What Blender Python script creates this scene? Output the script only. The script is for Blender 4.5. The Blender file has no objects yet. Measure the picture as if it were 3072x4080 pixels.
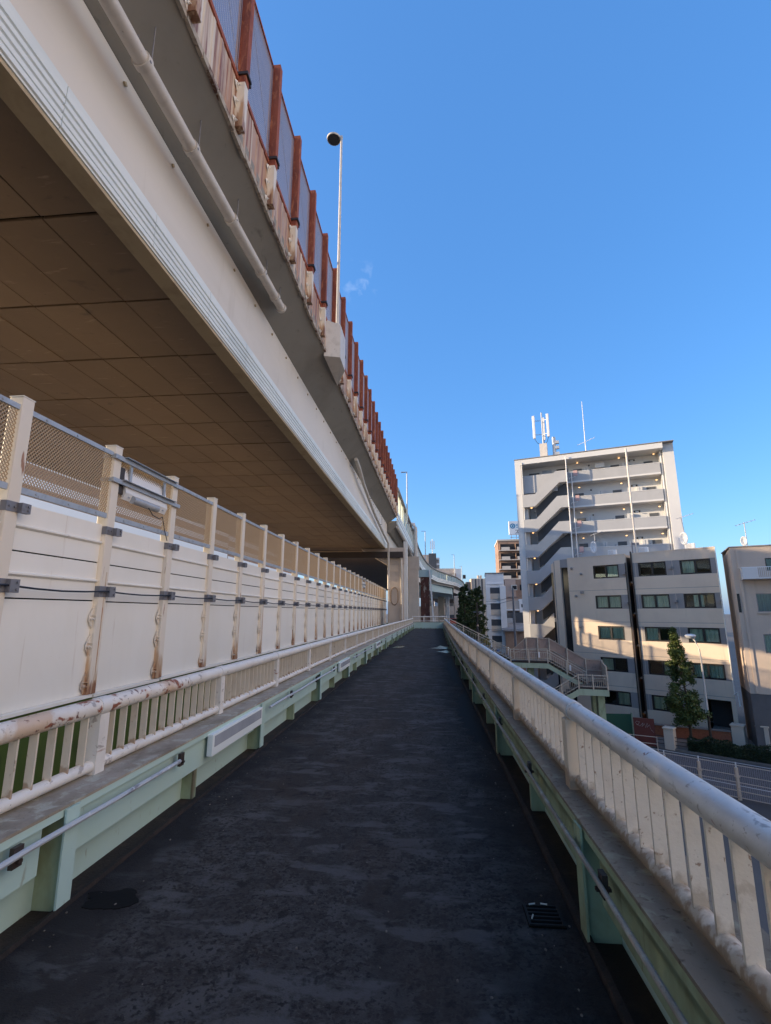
import bpy, math, random
from math import sin, cos, pi, radians, sqrt, atan2
from mathutils import Vector, Matrix
random.seed(7)
SC = bpy.context.scene
COL = SC.collection
# ------------------------------------------------------------------ camera, sky, sun
EYE = 1.6
cam = bpy.data.cameras.new('camera'); camo = bpy.data.objects.new('camera', cam); COL.objects.link(camo)
cam.sensor_fit = 'VERTICAL'; cam.sensor_height = 36.0; cam.lens = 1935/4080*36
cam.clip_start = 0.05; cam.clip_end = 6000
camo.location = (0, 0, EYE)
camo.rotation_euler = (radians(90+11.6796), 0, radians(5.0901))
SC.camera = camo
SUN_DIR = Vector((1, .05, -.225)).normalized()          # the way the light travels
W = bpy.data.worlds.new('World'); SC.world = W; W.use_nodes = True
nt = W.node_tree; nt.nodes.clear()
sky = nt.nodes.new('ShaderNodeTexSky'); sky.sky_type = 'NISHITA'; sky.sun_disc = False
sky.sun_elevation = math.asin(-SUN_DIR.z)
sky.sun_rotation = atan2(-SUN_DIR.x, -SUN_DIR.y)
sky.altitude = 0; sky.air_density = 1.0; sky.dust_density = 1.4; sky.ozone_density = 3.0
hsv = nt.nodes.new('ShaderNodeHueSaturation'); hsv.inputs['Saturation'].default_value = 1.2
bg = nt.nodes.new('ShaderNodeBackground'); bg.inputs[1].default_value = .125
wo = nt.nodes.new('ShaderNodeOutputWorld')
# a wisp of cirrus high over the highway
tc = nt.nodes.new('ShaderNodeTexCoord')
WISP = Vector((-.118, .790, .601)).normalized()
dt = nt.nodes.new('ShaderNodeVectorMath'); dt.operation = 'DOT_PRODUCT'; dt.inputs[1].default_value = WISP
mr = nt.nodes.new('ShaderNodeMapRange'); mr.inputs[1].default_value = .9990; mr.inputs[2].default_value = .99996
no = nt.nodes.new('ShaderNodeTexNoise'); no.inputs['Scale'].default_value = 45; no.inputs['Detail'].default_value = 6
no.inputs['Distortion'].default_value = .3
mr2 = nt.nodes.new('ShaderNodeMapRange'); mr2.inputs[1].default_value = .52; mr2.inputs[2].default_value = .8
mu = nt.nodes.new('ShaderNodeMath'); mu.operation = 'MULTIPLY'
mu2 = nt.nodes.new('ShaderNodeMath'); mu2.operation = 'MULTIPLY'; mu2.inputs[1].default_value = .3
mx = nt.nodes.new('ShaderNodeMixRGB'); mx.inputs[2].default_value = (2.4, 2.8, 3.6, 1)
L = nt.links.new
# flatter, deeper blue, and an added warm lobe opposite the sun to fill shade
flat = nt.nodes.new('ShaderNodeMixRGB'); flat.inputs[0].default_value = .45; flat.inputs[2].default_value = (.36, 1.02, 2.62, 1)
fill_lobe = nt.nodes.new('ShaderNodeVectorMath'); fill_lobe.operation = 'DOT_PRODUCT'; fill_lobe.inputs[1].default_value = Vector((.93, -.28, .22)).normalized()
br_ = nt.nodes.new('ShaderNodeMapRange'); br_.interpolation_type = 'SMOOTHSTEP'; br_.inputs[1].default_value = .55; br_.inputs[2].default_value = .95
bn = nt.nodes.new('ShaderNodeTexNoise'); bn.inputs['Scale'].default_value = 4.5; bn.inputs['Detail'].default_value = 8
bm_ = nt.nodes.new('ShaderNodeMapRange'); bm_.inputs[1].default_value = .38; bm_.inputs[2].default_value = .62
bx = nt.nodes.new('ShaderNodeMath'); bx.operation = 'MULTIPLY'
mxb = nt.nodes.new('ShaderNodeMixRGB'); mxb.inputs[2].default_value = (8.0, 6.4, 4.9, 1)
L(tc.outputs['Generated'], fill_lobe.inputs[0]); L(fill_lobe.outputs['Value'], br_.inputs[0]); L(tc.outputs['Generated'], bn.inputs['Vector']); L(bn.outputs[0], bm_.inputs[0])
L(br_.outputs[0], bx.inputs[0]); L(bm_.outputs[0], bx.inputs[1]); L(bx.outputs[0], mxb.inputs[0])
L(tc.outputs['Generated'], dt.inputs[0]); L(dt.outputs['Value'], mr.inputs[0]); L(tc.outputs['Generated'], no.inputs['Vector'])
L(no.outputs[0], mr2.inputs[0]); L(mr.outputs[0], mu.inputs[0]); L(mr2.outputs[0], mu.inputs[1]); L(mu.outputs[0], mu2.inputs[0])
L(mu2.outputs[0], mx.inputs[0]); L(sky.outputs[0], hsv.inputs['Color']); L(hsv.outputs[0], flat.inputs[1]); L(flat.outputs[0], mx.inputs[1])
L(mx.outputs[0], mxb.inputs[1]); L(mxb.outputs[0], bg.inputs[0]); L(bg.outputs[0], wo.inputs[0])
sl = bpy.data.lights.new('sun', 'SUN'); sl.energy = 2.7; sl.angle = radians(.6); sl.color = (1, .78, .52)
so = bpy.data.objects.new('sun', sl); COL.objects.link(so)
so.rotation_euler = SUN_DIR.to_track_quat('-Z', 'Y').to_euler(); so.location = (-60, 0, 60)
SC.view_settings.view_transform = 'Standard'; SC.view_settings.look = 'None'
SC.view_settings.exposure = 1.6; SC.view_settings.gamma = 1.0
SC.cycles.max_bounces = 7; SC.cycles.diffuse_bounces = 4; SC.cycles.transparent_max_bounces = 12

# ------------------------------------------------------------------ materials
def mat(name, base, rough=.6, metal=0, layers=(), bump=None, spec=.4):
    m = bpy.data.materials.new(name); m.use_nodes = True
    nt = m.node_tree; N = nt.nodes; L = nt.links.new
    b = N['Principled BSDF']; b.inputs['Roughness'].default_value = rough; b.inputs['Metallic'].default_value = metal
    b.inputs['Specular IOR Level'].default_value = spec
    geo = N.new('ShaderNodeNewGeometry'); cur = None; rcur = None
    def noise(scale, stretch, detail=5, dist=0):
        mp = N.new('ShaderNodeMapping'); mp.inputs['Scale'].default_value = stretch
        L(geo.outputs['Position'], mp.inputs[0])
        n = N.new('ShaderNodeTexNoise'); n.inputs['Scale'].default_value = scale; n.inputs['Detail'].default_value = detail
        n.inputs['Distortion'].default_value = dist; n.inputs['Roughness'].default_value = .6
        L(mp.outputs[0], n.inputs['Vector']); return n.outputs[0]
    for ly in layers:
        sc, lo, hi, c = ly[0], ly[1], ly[2], ly[3]
        st = ly[4] if len(ly) > 4 else (1, 1, 1); amt = ly[5] if len(ly) > 5 else 1; r2 = ly[6] if len(ly) > 6 else None
        r = N.new('ShaderNodeMapRange'); r.inputs[1].default_value = lo; r.inputs[2].default_value = hi; r.inputs[4].default_value = amt
        L(noise(sc, st, dist=.4), r.inputs[0])
        mx = N.new('ShaderNodeMixRGB'); mx.inputs[1].default_value = (*base, 1); mx.inputs[2].default_value = (*c, 1)
        if cur: L(cur, mx.inputs[1])
        L(r.outputs[0], mx.inputs[0]); cur = mx.outputs[0]
        if r2 is not None:
            m2 = N.new('ShaderNodeMix'); m2.inputs[2].default_value = rough; m2.inputs[3].default_value = r2
            if rcur: L(rcur, m2.inputs[2])
            L(r.outputs[0], m2.inputs[0]); rcur = m2.outputs[0]
    if cur: L(cur, b.inputs['Base Color'])
    else: b.inputs['Base Color'].default_value = (*base, 1)
    if rcur: L(rcur, b.inputs['Roughness'])
    if bump:
        bp = N.new('ShaderNodeBump'); bp.inputs['Strength'].default_value = bump[1]; bp.inputs['Distance'].default_value = bump[2] if len(bump) > 2 else .01
        L(noise(bump[0], (1, 1, 1), 6), bp.inputs['Height']); L(bp.outputs[0], b.inputs['Normal'])
    return m
V = (1, 1, .06)      # vertical streaks
RUST = (.19, .062, .024); DRUST = (.085, .028, .014)
M = {}
M['asphalt'] = mat('walkway_asphalt', (.064, .057, .054), .88, layers=[(13, .47, .58, (.042, .035, .031)), (5.5, .52, .60, (.092, .085, .081)), (34, .53, .62, (.095, .086, .080), (1, 1, 1), .8), (38, .53, .61, (.018, .016, .015), (1, 1, 1), .9), (1.3, .44, .62, (.042, .036, .033), (1, .5, 1)), (3.2, .54, .62, (.105, .099, .096), (.6, 1.7, 1), .8),
                   (.9, .52, .72, (.060, .041, .031), (1, .6, 1), .85), (55, .64, .72, (.12, .105, .095), (1, 1, 1), .7), (9, .57, .66, (.018, .016, .015), (1, 1, 1), .8)], bump=(110, .8, .016), spec=.2)
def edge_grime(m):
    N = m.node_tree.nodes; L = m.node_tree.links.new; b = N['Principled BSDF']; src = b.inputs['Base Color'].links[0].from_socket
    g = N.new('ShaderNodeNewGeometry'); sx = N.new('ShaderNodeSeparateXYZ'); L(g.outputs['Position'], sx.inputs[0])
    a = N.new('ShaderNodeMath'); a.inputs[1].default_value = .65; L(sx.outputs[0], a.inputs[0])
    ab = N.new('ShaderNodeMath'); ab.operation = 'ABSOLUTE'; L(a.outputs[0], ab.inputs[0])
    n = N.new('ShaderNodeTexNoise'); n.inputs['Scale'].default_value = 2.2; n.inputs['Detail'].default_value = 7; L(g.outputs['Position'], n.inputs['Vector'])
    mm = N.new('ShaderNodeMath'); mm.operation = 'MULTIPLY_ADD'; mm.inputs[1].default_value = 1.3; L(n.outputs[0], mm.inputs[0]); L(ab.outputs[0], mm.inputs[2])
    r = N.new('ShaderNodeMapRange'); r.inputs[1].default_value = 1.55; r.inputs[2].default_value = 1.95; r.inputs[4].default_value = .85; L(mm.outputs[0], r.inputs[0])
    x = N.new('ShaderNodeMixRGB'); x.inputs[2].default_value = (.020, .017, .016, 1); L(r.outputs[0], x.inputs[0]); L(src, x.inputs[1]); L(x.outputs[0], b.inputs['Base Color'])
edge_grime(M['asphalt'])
def vary(m, amt, island=False):
    N = m.node_tree.nodes; L = m.node_tree.links.new; b = N['Principled BSDF']; src = b.inputs['Base Color'].links[0].from_socket
    if island: o = N.new('ShaderNodeNewGeometry').outputs['Random Per Island']
    else: o = N.new('ShaderNodeObjectInfo').outputs['Random']
    r = N.new('ShaderNodeMapRange'); r.inputs[3].default_value = 1-amt; r.inputs[4].default_value = 1+amt; L(o, r.inputs[0])
    h = N.new('ShaderNodeHueSaturation'); L(src, h.inputs['Color']); L(r.outputs[0], h.inputs['Value']); L(h.outputs[0], b.inputs['Base Color'])
M['gutter'] = mat('gutter_grime', (.028, .022, .019), .8, layers=[(5, .5, .7, (.055, .036, .028)), (22, .6, .7, (.016, .014, .013))], bump=(60, .5, .01), spec=.25)
M['cream'] = mat('cream_paint', (.79, .76, .70), .5, layers=[(1.2, .45, .8, (.74, .70, .62), (1, 1, .3), .8), (7, .66, .8, (.42, .30, .20), V, .7), (30, .72, .78, (.30, .15, .08), (1, 1, .5), .6)], bump=(90, .06, .003))
M['postcream'] = mat('rust_run_post_paint', (.72, .65, .555), .5, layers=[(1.2, .45, .8, (.71, .62, .50), (1, 1, .3), .8), (5, .60, .68, (.46, .27, .14), (1, 1, .10), .85), (11, .64, .70, (.30, .13, .06), (1, 1, .12), .9), (30, .70, .76, (.25, .12, .06), (1, 1, .5), .6)], bump=(90, .06, .003))
vary(M['cream'], .05)
M['railwhite'] = mat('railing_paint_white', (.74, .71, .66), .45, layers=[(3, .5, .8, (.60, .54, .47)), (14, .61, .66, (.34, .30, .27), (1, .6, 1), .8), (5, .63, .69, (.30, .12, .06), (1, .5, 1.6), .9, .8), (24, .68, .72, (.14, .05, .03))], bump=(70, .25, .004))
M['railrust'] = mat('rusting_white_railing', (.76, .71, .64), .45, layers=[(3, .5, .8, (.60, .54, .47)), (14, .61, .66, (.34, .30, .27), (1, .6, 1), .8), (2.2, .50, .56, (.60, .42, .28), (1, .6, 1), .8), (8, .56, .62, (.26, .075, .035), (1, .7, 1.4), .95, .8), (24, .60, .66, (.13, .04, .025), (1, 1, 1), .9)], bump=(70, .3, .005))
M['railsilver'] = mat('weathered_railing_top', (.66, .64, .62), .42, .15, layers=[(5, .46, .72, (.48, .46, .44), (1, .35, 1)), (16, .62, .68, (.27, .25, .235), (1, .5, 1), .8), (34, .62, .67, (.30, .27, .24), (1, 1, 1), .8), (7, .665, .70, (.24, .085, .055))], bump=(60, .25, .004))
M['slat'] = mat('baluster_paint', (.66, .58, .47), .55, layers=[(4, .5, .75, (.55, .46, .36)), (16, .64, .72, (.30, .22, .14), (1, 1, .6), .9), (35, .70, .76, (.22, .12, .06))])
M['slatflaky'] = mat('flaking_baluster_paint', (.66, .61, .53), .6, layers=[(5, .46, .74, (.60, .54, .46)), (9, .68, .74, (.42, .36, .29), (1, 1, .8), .6), (22, .62, .70, (.46, .43, .38), (1, 1, 1), .5), (28, .64, .69, (.20, .11, .06), (1, 1, 1), .8)], bump=(50, .4, .005))
M['green'] = mat('pale_green_steel_paint', (.47, .61, .54), .5, layers=[(.5, .4, .7, (.46, .63, .59), (1, .6, 1), .9), (2, .5, .8, (.44, .59, .48), (1, 1, .5), .8), (14, .64, .74, (.22, .20, .12), (1, 1, .4), .7), (40, .72, .78, (.20, .09, .05))], bump=(60, .08, .003))
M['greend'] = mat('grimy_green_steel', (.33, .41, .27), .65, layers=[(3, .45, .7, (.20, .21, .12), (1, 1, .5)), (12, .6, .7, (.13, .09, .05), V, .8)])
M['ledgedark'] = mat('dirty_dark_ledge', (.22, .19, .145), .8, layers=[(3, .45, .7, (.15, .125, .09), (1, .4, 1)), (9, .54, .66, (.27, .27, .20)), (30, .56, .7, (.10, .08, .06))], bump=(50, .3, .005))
M['stairgreen'] = mat('faded_green_stair_steel', (.46, .53, .37), .55, layers=[(1, .45, .7, (.38, .44, .30), (1, 1, .5)), (9, .62, .72, (.20, .12, .07), V, .8)])
M['ledge'] = mat('grimy_ledge_paint', (.36, .31, .25), .75, layers=[(3, .45, .7, (.24, .20, .14), (1, .5, 1)), (9, .52, .64, (.44, .42, .34)), (3.5, .54, .70, (.17, .13, .09), (1, .35, 1), .8), (60, .58, .70, (.13, .095, .065), (1, 1, 1), .6)], bump=(50, .3, .005))
M['galv'] = mat('galvanised_steel', (.40, .43, .47), .5, .35, layers=[(6, .5, .75, (.30, .31, .34)), (20, .68, .76, (.19, .13, .11))])
M['dgalv'] = mat('dull_grey_steel', (.22, .22, .24), .55, .4, layers=[(8, .5, .7, (.15, .14, .15)), (25, .64, .72, (.16, .08, .06))])
M['conduit'] = mat('flaking_conduit', (.50, .52, .53), .5, .2, layers=[(10, .56, .66, (.26, .26, .27), (1, .4, 1)), (26, .62, .7, (.72, .72, .70))])
M['rust'] = mat('rusted_steel', (.30, .075, .034), .75, layers=[(4, .45, .7, (.17, .040, .022), (1, 1, .25)), (9, .54, .68, (.46, .16, .07), (1, 1, .3)), (25, .62, .7, (.075, .026, .016))], bump=(80, .3, .004))
M['rustorange'] = mat('sunlit_rust_frame', (.52, .25, .08), .7, layers=[(9, .5, .7, (.30, .11, .04))])  # rust with the low sun's orange glow put into its colour
M['streak'] = mat('rust_streaked_panel', (.64, .55, .44), .55, layers=[(3.0, .42, .53, (.40, .20, .11), (1, 1, .03), .9), (7, .50, .58, (.20, .065, .04), (1, 1, .03), .95), (16, .55, .62, (.50, .36, .24), (1, 1, .03), .7), (1.1, .5, .7, (.60, .55, .48), (1, 1, .4), .4)])
M['girder'] = mat('girder_cream_paint', (.70, .65, .58), .5, layers=[(.35, .4, .7, (.60, .55, .48), (1, .3, 1)), (2, .6, .8, (.52, .46, .38), (1, 1, .2), .6)])
M['fascia'] = mat('fascia_white_panel', (.76, .80, .78), .42, layers=[(1, .5, .8, (.58, .63, .62), (1, .3, 1)), (20, .7, .8, (.40, .42, .42), (1, .3, 1), .5)])
M['olive'] = mat('flange_olive', (.46, .36, .22), .7, layers=[(2, .5, .75, (.36, .27, .16))])
M['soffit'] = mat('soffit_panel_brown', (.215, .145, .088), .6, layers=[(.45, .4, .7, (.185, .122, .073), (1, 1, 1)), (2.4, .6, .78, (.26, .18, .115), (.6, 2, 1), .6), (1.0, .64, .74, (.10, .072, .05), (1, 1.6, 1), .9), (1.6, .63, .72, (.34, .25, .17), (.7, 3.5, 1), .8), (14, .64, .72, (.12, .085, .055), (1, 1, 1), .6)], bump=(200, .1, .003))
vary(M['soffit'], .07, True)
M['black'] = mat('joint_black', (.010, .009, .008), .95, spec=.05)
M['iron'] = mat('black_iron', (.014, .013, .013), .7, .3)
M['concrete_deck'] = mat('overhang_concrete', (.27, .255, .225), .8, layers=[(.6, .45, .75, (.22, .205, .18)), (4, .62, .74, (.15, .14, .12), (1, .5, 1), .7)], bump=(60, .15, .005))
M['pipe'] = mat('drain_pipe_paint', (.62, .57, .51), .45, layers=[(3, .5, .75, (.50, .45, .39)), (14, .66, .74, (.30, .25, .20))])
M['pier'] = mat('pier_concrete', (.60, .50, .41), .75, layers=[(.5, .4, .7, (.52, .43, .35)), (3, .58, .75, (.42, .34, .27), (1, 1, .3), .7), (9, .68, .76, (.66, .58, .50))], bump=(30, .1, .01))
M['rustpier'] = mat('rusty_pier_steel', (.13, .045, .032), .7, layers=[(.8, .45, .6, (.085, .03, .022)), (2, .55, .62, (.34, .28, .23), (1, 1, .4))])
M['moss'] = mat('mossy_green_parapet', (.055, .085, .012), .9, layers=[(.7, .45, .7, (.075, .095, .016)), (5, .55, .75, (.035, .05, .010), (1, 1, .3), .8)])
M['cable'] = mat('black_cable', (.018, .02, .028), .5)
M['wire'] = mat('mesh_wire', (.40, .30, .20), .5, .3)
M['wiregrey'] = mat('grey_mesh_wire', (.40, .39, .46), .5, .3)
M['white'] = mat('white_metal', (.72, .72, .72), .4)
M['lens'] = mat('grey_diffuser', (.40, .42, .45), .25, layers=[(3, .4, .7, (.33, .35, .38))])
M['conc'] = mat('exposed_concrete', (.66, .54, .42), .8, layers=[(.35, .4, .7, (.58, .47, .37)), (1.2, .6, .75, (.46, .38, .31), (1, 1, .12), .7), (7, .64, .74, (.64, .55, .45)), (3, .68, .76, (.36, .31, .27), V, .7)], bump=(25, .08, .01))
M['spandrel'] = mat('grey_window_band', (.27, .255, .25), .75, layers=[(.8, .45, .7, (.215, .205, .20), (1, 1, .4)), (5, .6, .75, (.28, .28, .29), V)])
M['towerwhite'] = mat('tower_white_wall', (.62, .62, .61), .7, layers=[(.3, .4, .75, (.58, .575, .57)), (2.5, .66, .8, (.47, .45, .43), V, .5)])
M['towergrey'] = mat('tower_grey_balcony', (.40, .405, .415), .7, layers=[(.6, .4, .75, (.36, .365, .375)), (4, .64, .78, (.36, .35, .35), V, .5)])
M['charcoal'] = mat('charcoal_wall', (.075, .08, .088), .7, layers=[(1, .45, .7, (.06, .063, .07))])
M['door'] = mat('grey_door', (.10, .105, .115), .5)
M['blackframe'] = mat('black_window_frame', (.016, .016, .018), .4)
M['interior'] = mat('dim_interior', (.035, .035, .036), .9)
M['curtain'] = mat('pale_curtain', (.80, .83, .78), .9, layers=[(6, .45, .6, (.55, .60, .56), (1, 1, .02))])
M['tealcurtain'] = mat('teal_curtain', (.10, .22, .26), .9, layers=[(6, .45, .6, (.06, .15, .19), (1, 1, .02))])
M['pinkbox'] = mat('pink_hydrant_box', (.52, .34, .32), .5)
M['beige'] = mat('beige_render', (.56, .45, .36), .85, layers=[(.3, .4, .7, (.47, .39, .325)), (1.5, .62, .78, (.38, .31, .26), V, .6)], bump=(120, .15, .005))
M['beigedark'] = mat('dark_base_render', (.13, .12, .12), .8, layers=[(1, .45, .7, (.10, .095, .095))])
M['whitewall'] = mat('white_building_wall', (.82, .79, .76), .7, layers=[(.4, .4, .75, (.76, .73, .71)), (3, .66, .78, (.60, .58, .57), V, .5)])
M['browntile'] = mat('brown_tile', (.36, .23, .16), .7, layers=[(.4, .4, .7, (.23, .145, .10))])
M['pink'] = mat('pink_beige_wall', (.52, .36, .28), .8, layers=[(.3, .4, .7, (.47, .32, .25))])
M['paleband'] = mat('pale_balcony_band', (.62, .55, .47), .7)
M['signwhite'] = mat('sign_white', (.78, .80, .82), .5)
M['signblue'] = mat('sign_blue', (.02, .22, .42), .5)
M['signink'] = mat('sign_ink', (.05, .05, .06), .5)
M['road'] = mat('road_asphalt', (.070, .068, .068), .85, layers=[(.5, .4, .7, (.058, .056, .056)), (9, .6, .7, (.085, .083, .08))], bump=(80, .3, .01))
M['pave'] = mat('pavement', (.20, .175, .155), .85, layers=[(1, .4, .7, (.16, .14, .125)), (8, .6, .7, (.24, .21, .19))])
M['ground'] = mat('city_ground', (.12, .115, .11), .9, layers=[(.2, .4, .7, (.10, .095, .09))])
M['lineswhite'] = mat('road_paint', (.55, .55, .53), .7)
M['brick'] = mat('orange_brick', (.30, .105, .055), .85, layers=[(6, .45, .65, (.23, .075, .04), (1, 1, 3))])
M['dbrown'] = mat('dark_brown_steel', (.045, .032, .026), .5)
M['boardred'] = mat('dark_red_board', (.115, .028, .022), .6, layers=[(1.5, .45, .7, (.09, .022, .018))])
M['tag'] = mat('white_spray', (.60, .58, .55), .7)
M['fencecream'] = mat('fence_cream_paint', (.56, .46, .37), .6, layers=[(4, .55, .7, (.42, .32, .24))])
M['screen'] = mat('weathered_screen_panel', (.42, .29, .225), .7, layers=[(1.4, .45, .7, (.34, .23, .18)), (7, .58, .7, (.24, .14, .09), (1, 1, .4), .8), (3, .7, .76, (.50, .40, .33))])
M['stairpaint'] = mat('stair_railing_paint', (.56, .48, .38), .6, layers=[(4, .5, .7, (.44, .34, .25)), (14, .6, .7, (.24, .12, .07), (1, 1, .5), .8)])
M['bark'] = mat('bark', (.095, .070, .050), .9, layers=[(8, .45, .65, (.055, .042, .032), (1, 1, .2))])
M['leaf'] = mat('ginkgo_leaf', (.085, .115, .025), .6, layers=[(1.1, .40, .62, (.050, .078, .020)), (2.6, .56, .68, (.17, .17, .035))])
M['leafyellow'] = mat('yellow_leaf', (.34, .25, .03), .6, layers=[(2, .45, .65, (.16, .15, .03))])
M['conifer'] = mat('dark_conifer_leaf', (.048, .076, .022), .7, layers=[(.5, .42, .62, (.030, .052, .017)), (1.3, .54, .68, (.10, .115, .026))])
M['olivetree'] = mat('olive_leaf', (.085, .105, .026), .7, layers=[(.5, .42, .62, (.034, .050, .018)), (1.3, .56, .7, (.10, .105, .028))])
M['hedge'] = mat('hedge_leaf', (.024, .040, .014), .7, layers=[(1.5, .42, .62, (.014, .026, .010)), (3, .58, .7, (.05, .06, .02))])
M['skin'] = mat('skin', (.45, .29, .22), .6); M['hair'] = mat('hair', (.012, .011, .012), .5); M['jacket'] = mat('dark_jacket', (.03, .03, .036), .8)
M['facemask'] = mat('face_mask', (.7, .7, .7), .8)
M['blue'] = mat('blue_cloth', (.03, .15, .42), .8, layers=[(2, .45, .7, (.02, .09, .30), (1, 1, .3))])
M['tubegrey'] = mat('noise_tube_grey', (.25, .24, .225), .7, layers=[(.4, .4, .7, (.21, .20, .19))])
M['ice'] = mat('pale_turquoise_girder', (.46, .58, .58), .5, layers=[(.3, .4, .7, (.40, .52, .53)), (2, .6, .75, (.36, .46, .45), V, .6)])
M['redcar'] = mat('red_paint', (.45, .05, .03), .3); M['rubber'] = mat('rubber', (.02, .02, .02), .8); M['carglass'] = mat('car_glass', (.02, .02, .022), .1)
M['puddle'] = mat('puddle_water', (.012, .012, .013), .03, bump=(14, .35, .012), spec=1.0)
M['wet'] = mat('wet_asphalt', (.009, .008, .008), .7, bump=(40, .2, .006), spec=.12)
M['cig'] = mat('paper_white', (.6, .58, .5), .8)
def glassmat():
    m = bpy.data.materials.new('window_glass'); m.use_nodes = True; N = m.node_tree.nodes; L = m.node_tree.links.new; N.clear()
    o = N.new('ShaderNodeOutputMaterial'); x = N.new('ShaderNodeMixShader'); f = N.new('ShaderNodeFresnel'); f.inputs[0].default_value = 1.6
    t = N.new('ShaderNodeBsdfTransparent'); t.inputs[0].default_value = (.86, .92, .88, 1); g = N.new('ShaderNodeBsdfGlossy'); g.inputs['Roughness'].default_value = .02
    g.inputs['Color'].default_value = (.9, .95, .95, 1)
    L(f.outputs[0], x.inputs[0]); L(t.outputs[0], x.inputs[1]); L(g.outputs[0], x.inputs[2]); L(x.outputs[0], o.inputs[0]); return m
M['glass'] = glassmat()
def clearpanel():
    m = bpy.data.materials.new('clear_screen_panel'); m.use_nodes = True; N = m.node_tree.nodes; L = m.node_tree.links.new; N.clear()
    o = N.new('ShaderNodeOutputMaterial'); x = N.new('ShaderNodeMixShader'); x.inputs[0].default_value = .55
    t = N.new('ShaderNodeBsdfTranslucent'); t.inputs[0].default_value = (.62, .66, .58, 1); g = N.new('ShaderNodeBsdfTransparent'); g.inputs[0].default_value = (.8, .85, .85, 1)
    L(g.outputs[0], x.inputs[1]); L(t.outputs[0], x.inputs[2]); L(x.outputs[0], o.inputs[0]); return m
M['clear'] = clearpanel()
def lampmat(n, c, e):
    m = bpy.data.materials.new(n); m.use_nodes = True; b = m.node_tree.nodes['Principled BSDF']
    b.inputs['Base Color'].default_value = (*c, 1); b.inputs['Emission Color'].default_value = (*c, 1); b.inputs['Emission Strength'].default_value = e; return m
M['warmlamp'] = lampmat('warm_ceiling_lamp', (1, .55, .22), .8)

def low_rust(m, z0, z1, col, scale=(9, 9, 9), amt=.9, w=.6):
    # corrosion that gathers at the foot of each part (its own local height) and breaks up in patches
    N = m.node_tree.nodes; L = m.node_tree.links.new; b = N['Principled BSDF']; src = b.inputs['Base Color'].links[0].from_socket
    tc = N.new('ShaderNodeTexCoord'); sx = N.new('ShaderNodeSeparateXYZ'); L(tc.outputs['Object'], sx.inputs[0])
    r = N.new('ShaderNodeMapRange'); r.inputs[1].default_value = z0; r.inputs[2].default_value = z1; r.inputs[3].default_value = 1; r.inputs[4].default_value = 0; L(sx.outputs[2], r.inputs[0])
    g = N.new('ShaderNodeNewGeometry'); mp = N.new('ShaderNodeMapping'); mp.inputs['Scale'].default_value = scale; L(g.outputs['Position'], mp.inputs[0])
    n = N.new('ShaderNodeTexNoise'); n.inputs['Scale'].default_value = 1; n.inputs['Detail'].default_value = 6; L(mp.outputs[0], n.inputs['Vector'])
    a = N.new('ShaderNodeMath'); a.operation = 'MULTIPLY_ADD'; a.inputs[1].default_value = w; L(r.outputs[0], a.inputs[0]); L(n.outputs[0], a.inputs[2])
    t = N.new('ShaderNodeMapRange'); t.inputs[1].default_value = .78; t.inputs[2].default_value = .90; t.inputs[4].default_value = amt; L(a.outputs[0], t.inputs[0])
    x = N.new('ShaderNodeMixRGB'); x.inputs[2].default_value = (*col, 1); L(t.outputs[0], x.inputs[0]); L(src, x.inputs[1]); L(x.outputs[0], b.inputs['Base Color'])
low_rust(M['slatflaky'], .04, .20, (.36, .30, .23), (14, 14, 10), .7, .5); low_rust(M['slatflaky'], .04, .12, (.24, .16, .10), (26, 26, 18), .8, .5)
low_rust(M['slat'], .04, .16, (.36, .24, .15), (16, 16, 12), .8)
low_rust(M['postcream'], .05, 1.5, (.42, .24, .12), (7, 7, .9), .85, .42); low_rust(M['postcream'], .05, .7, (.22, .09, .045), (16, 16, 3), .85, .36)
low_rust(M['green'], -.02, .14, (.20, .20, .11), (6, 6, 8), .7, .45)
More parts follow.
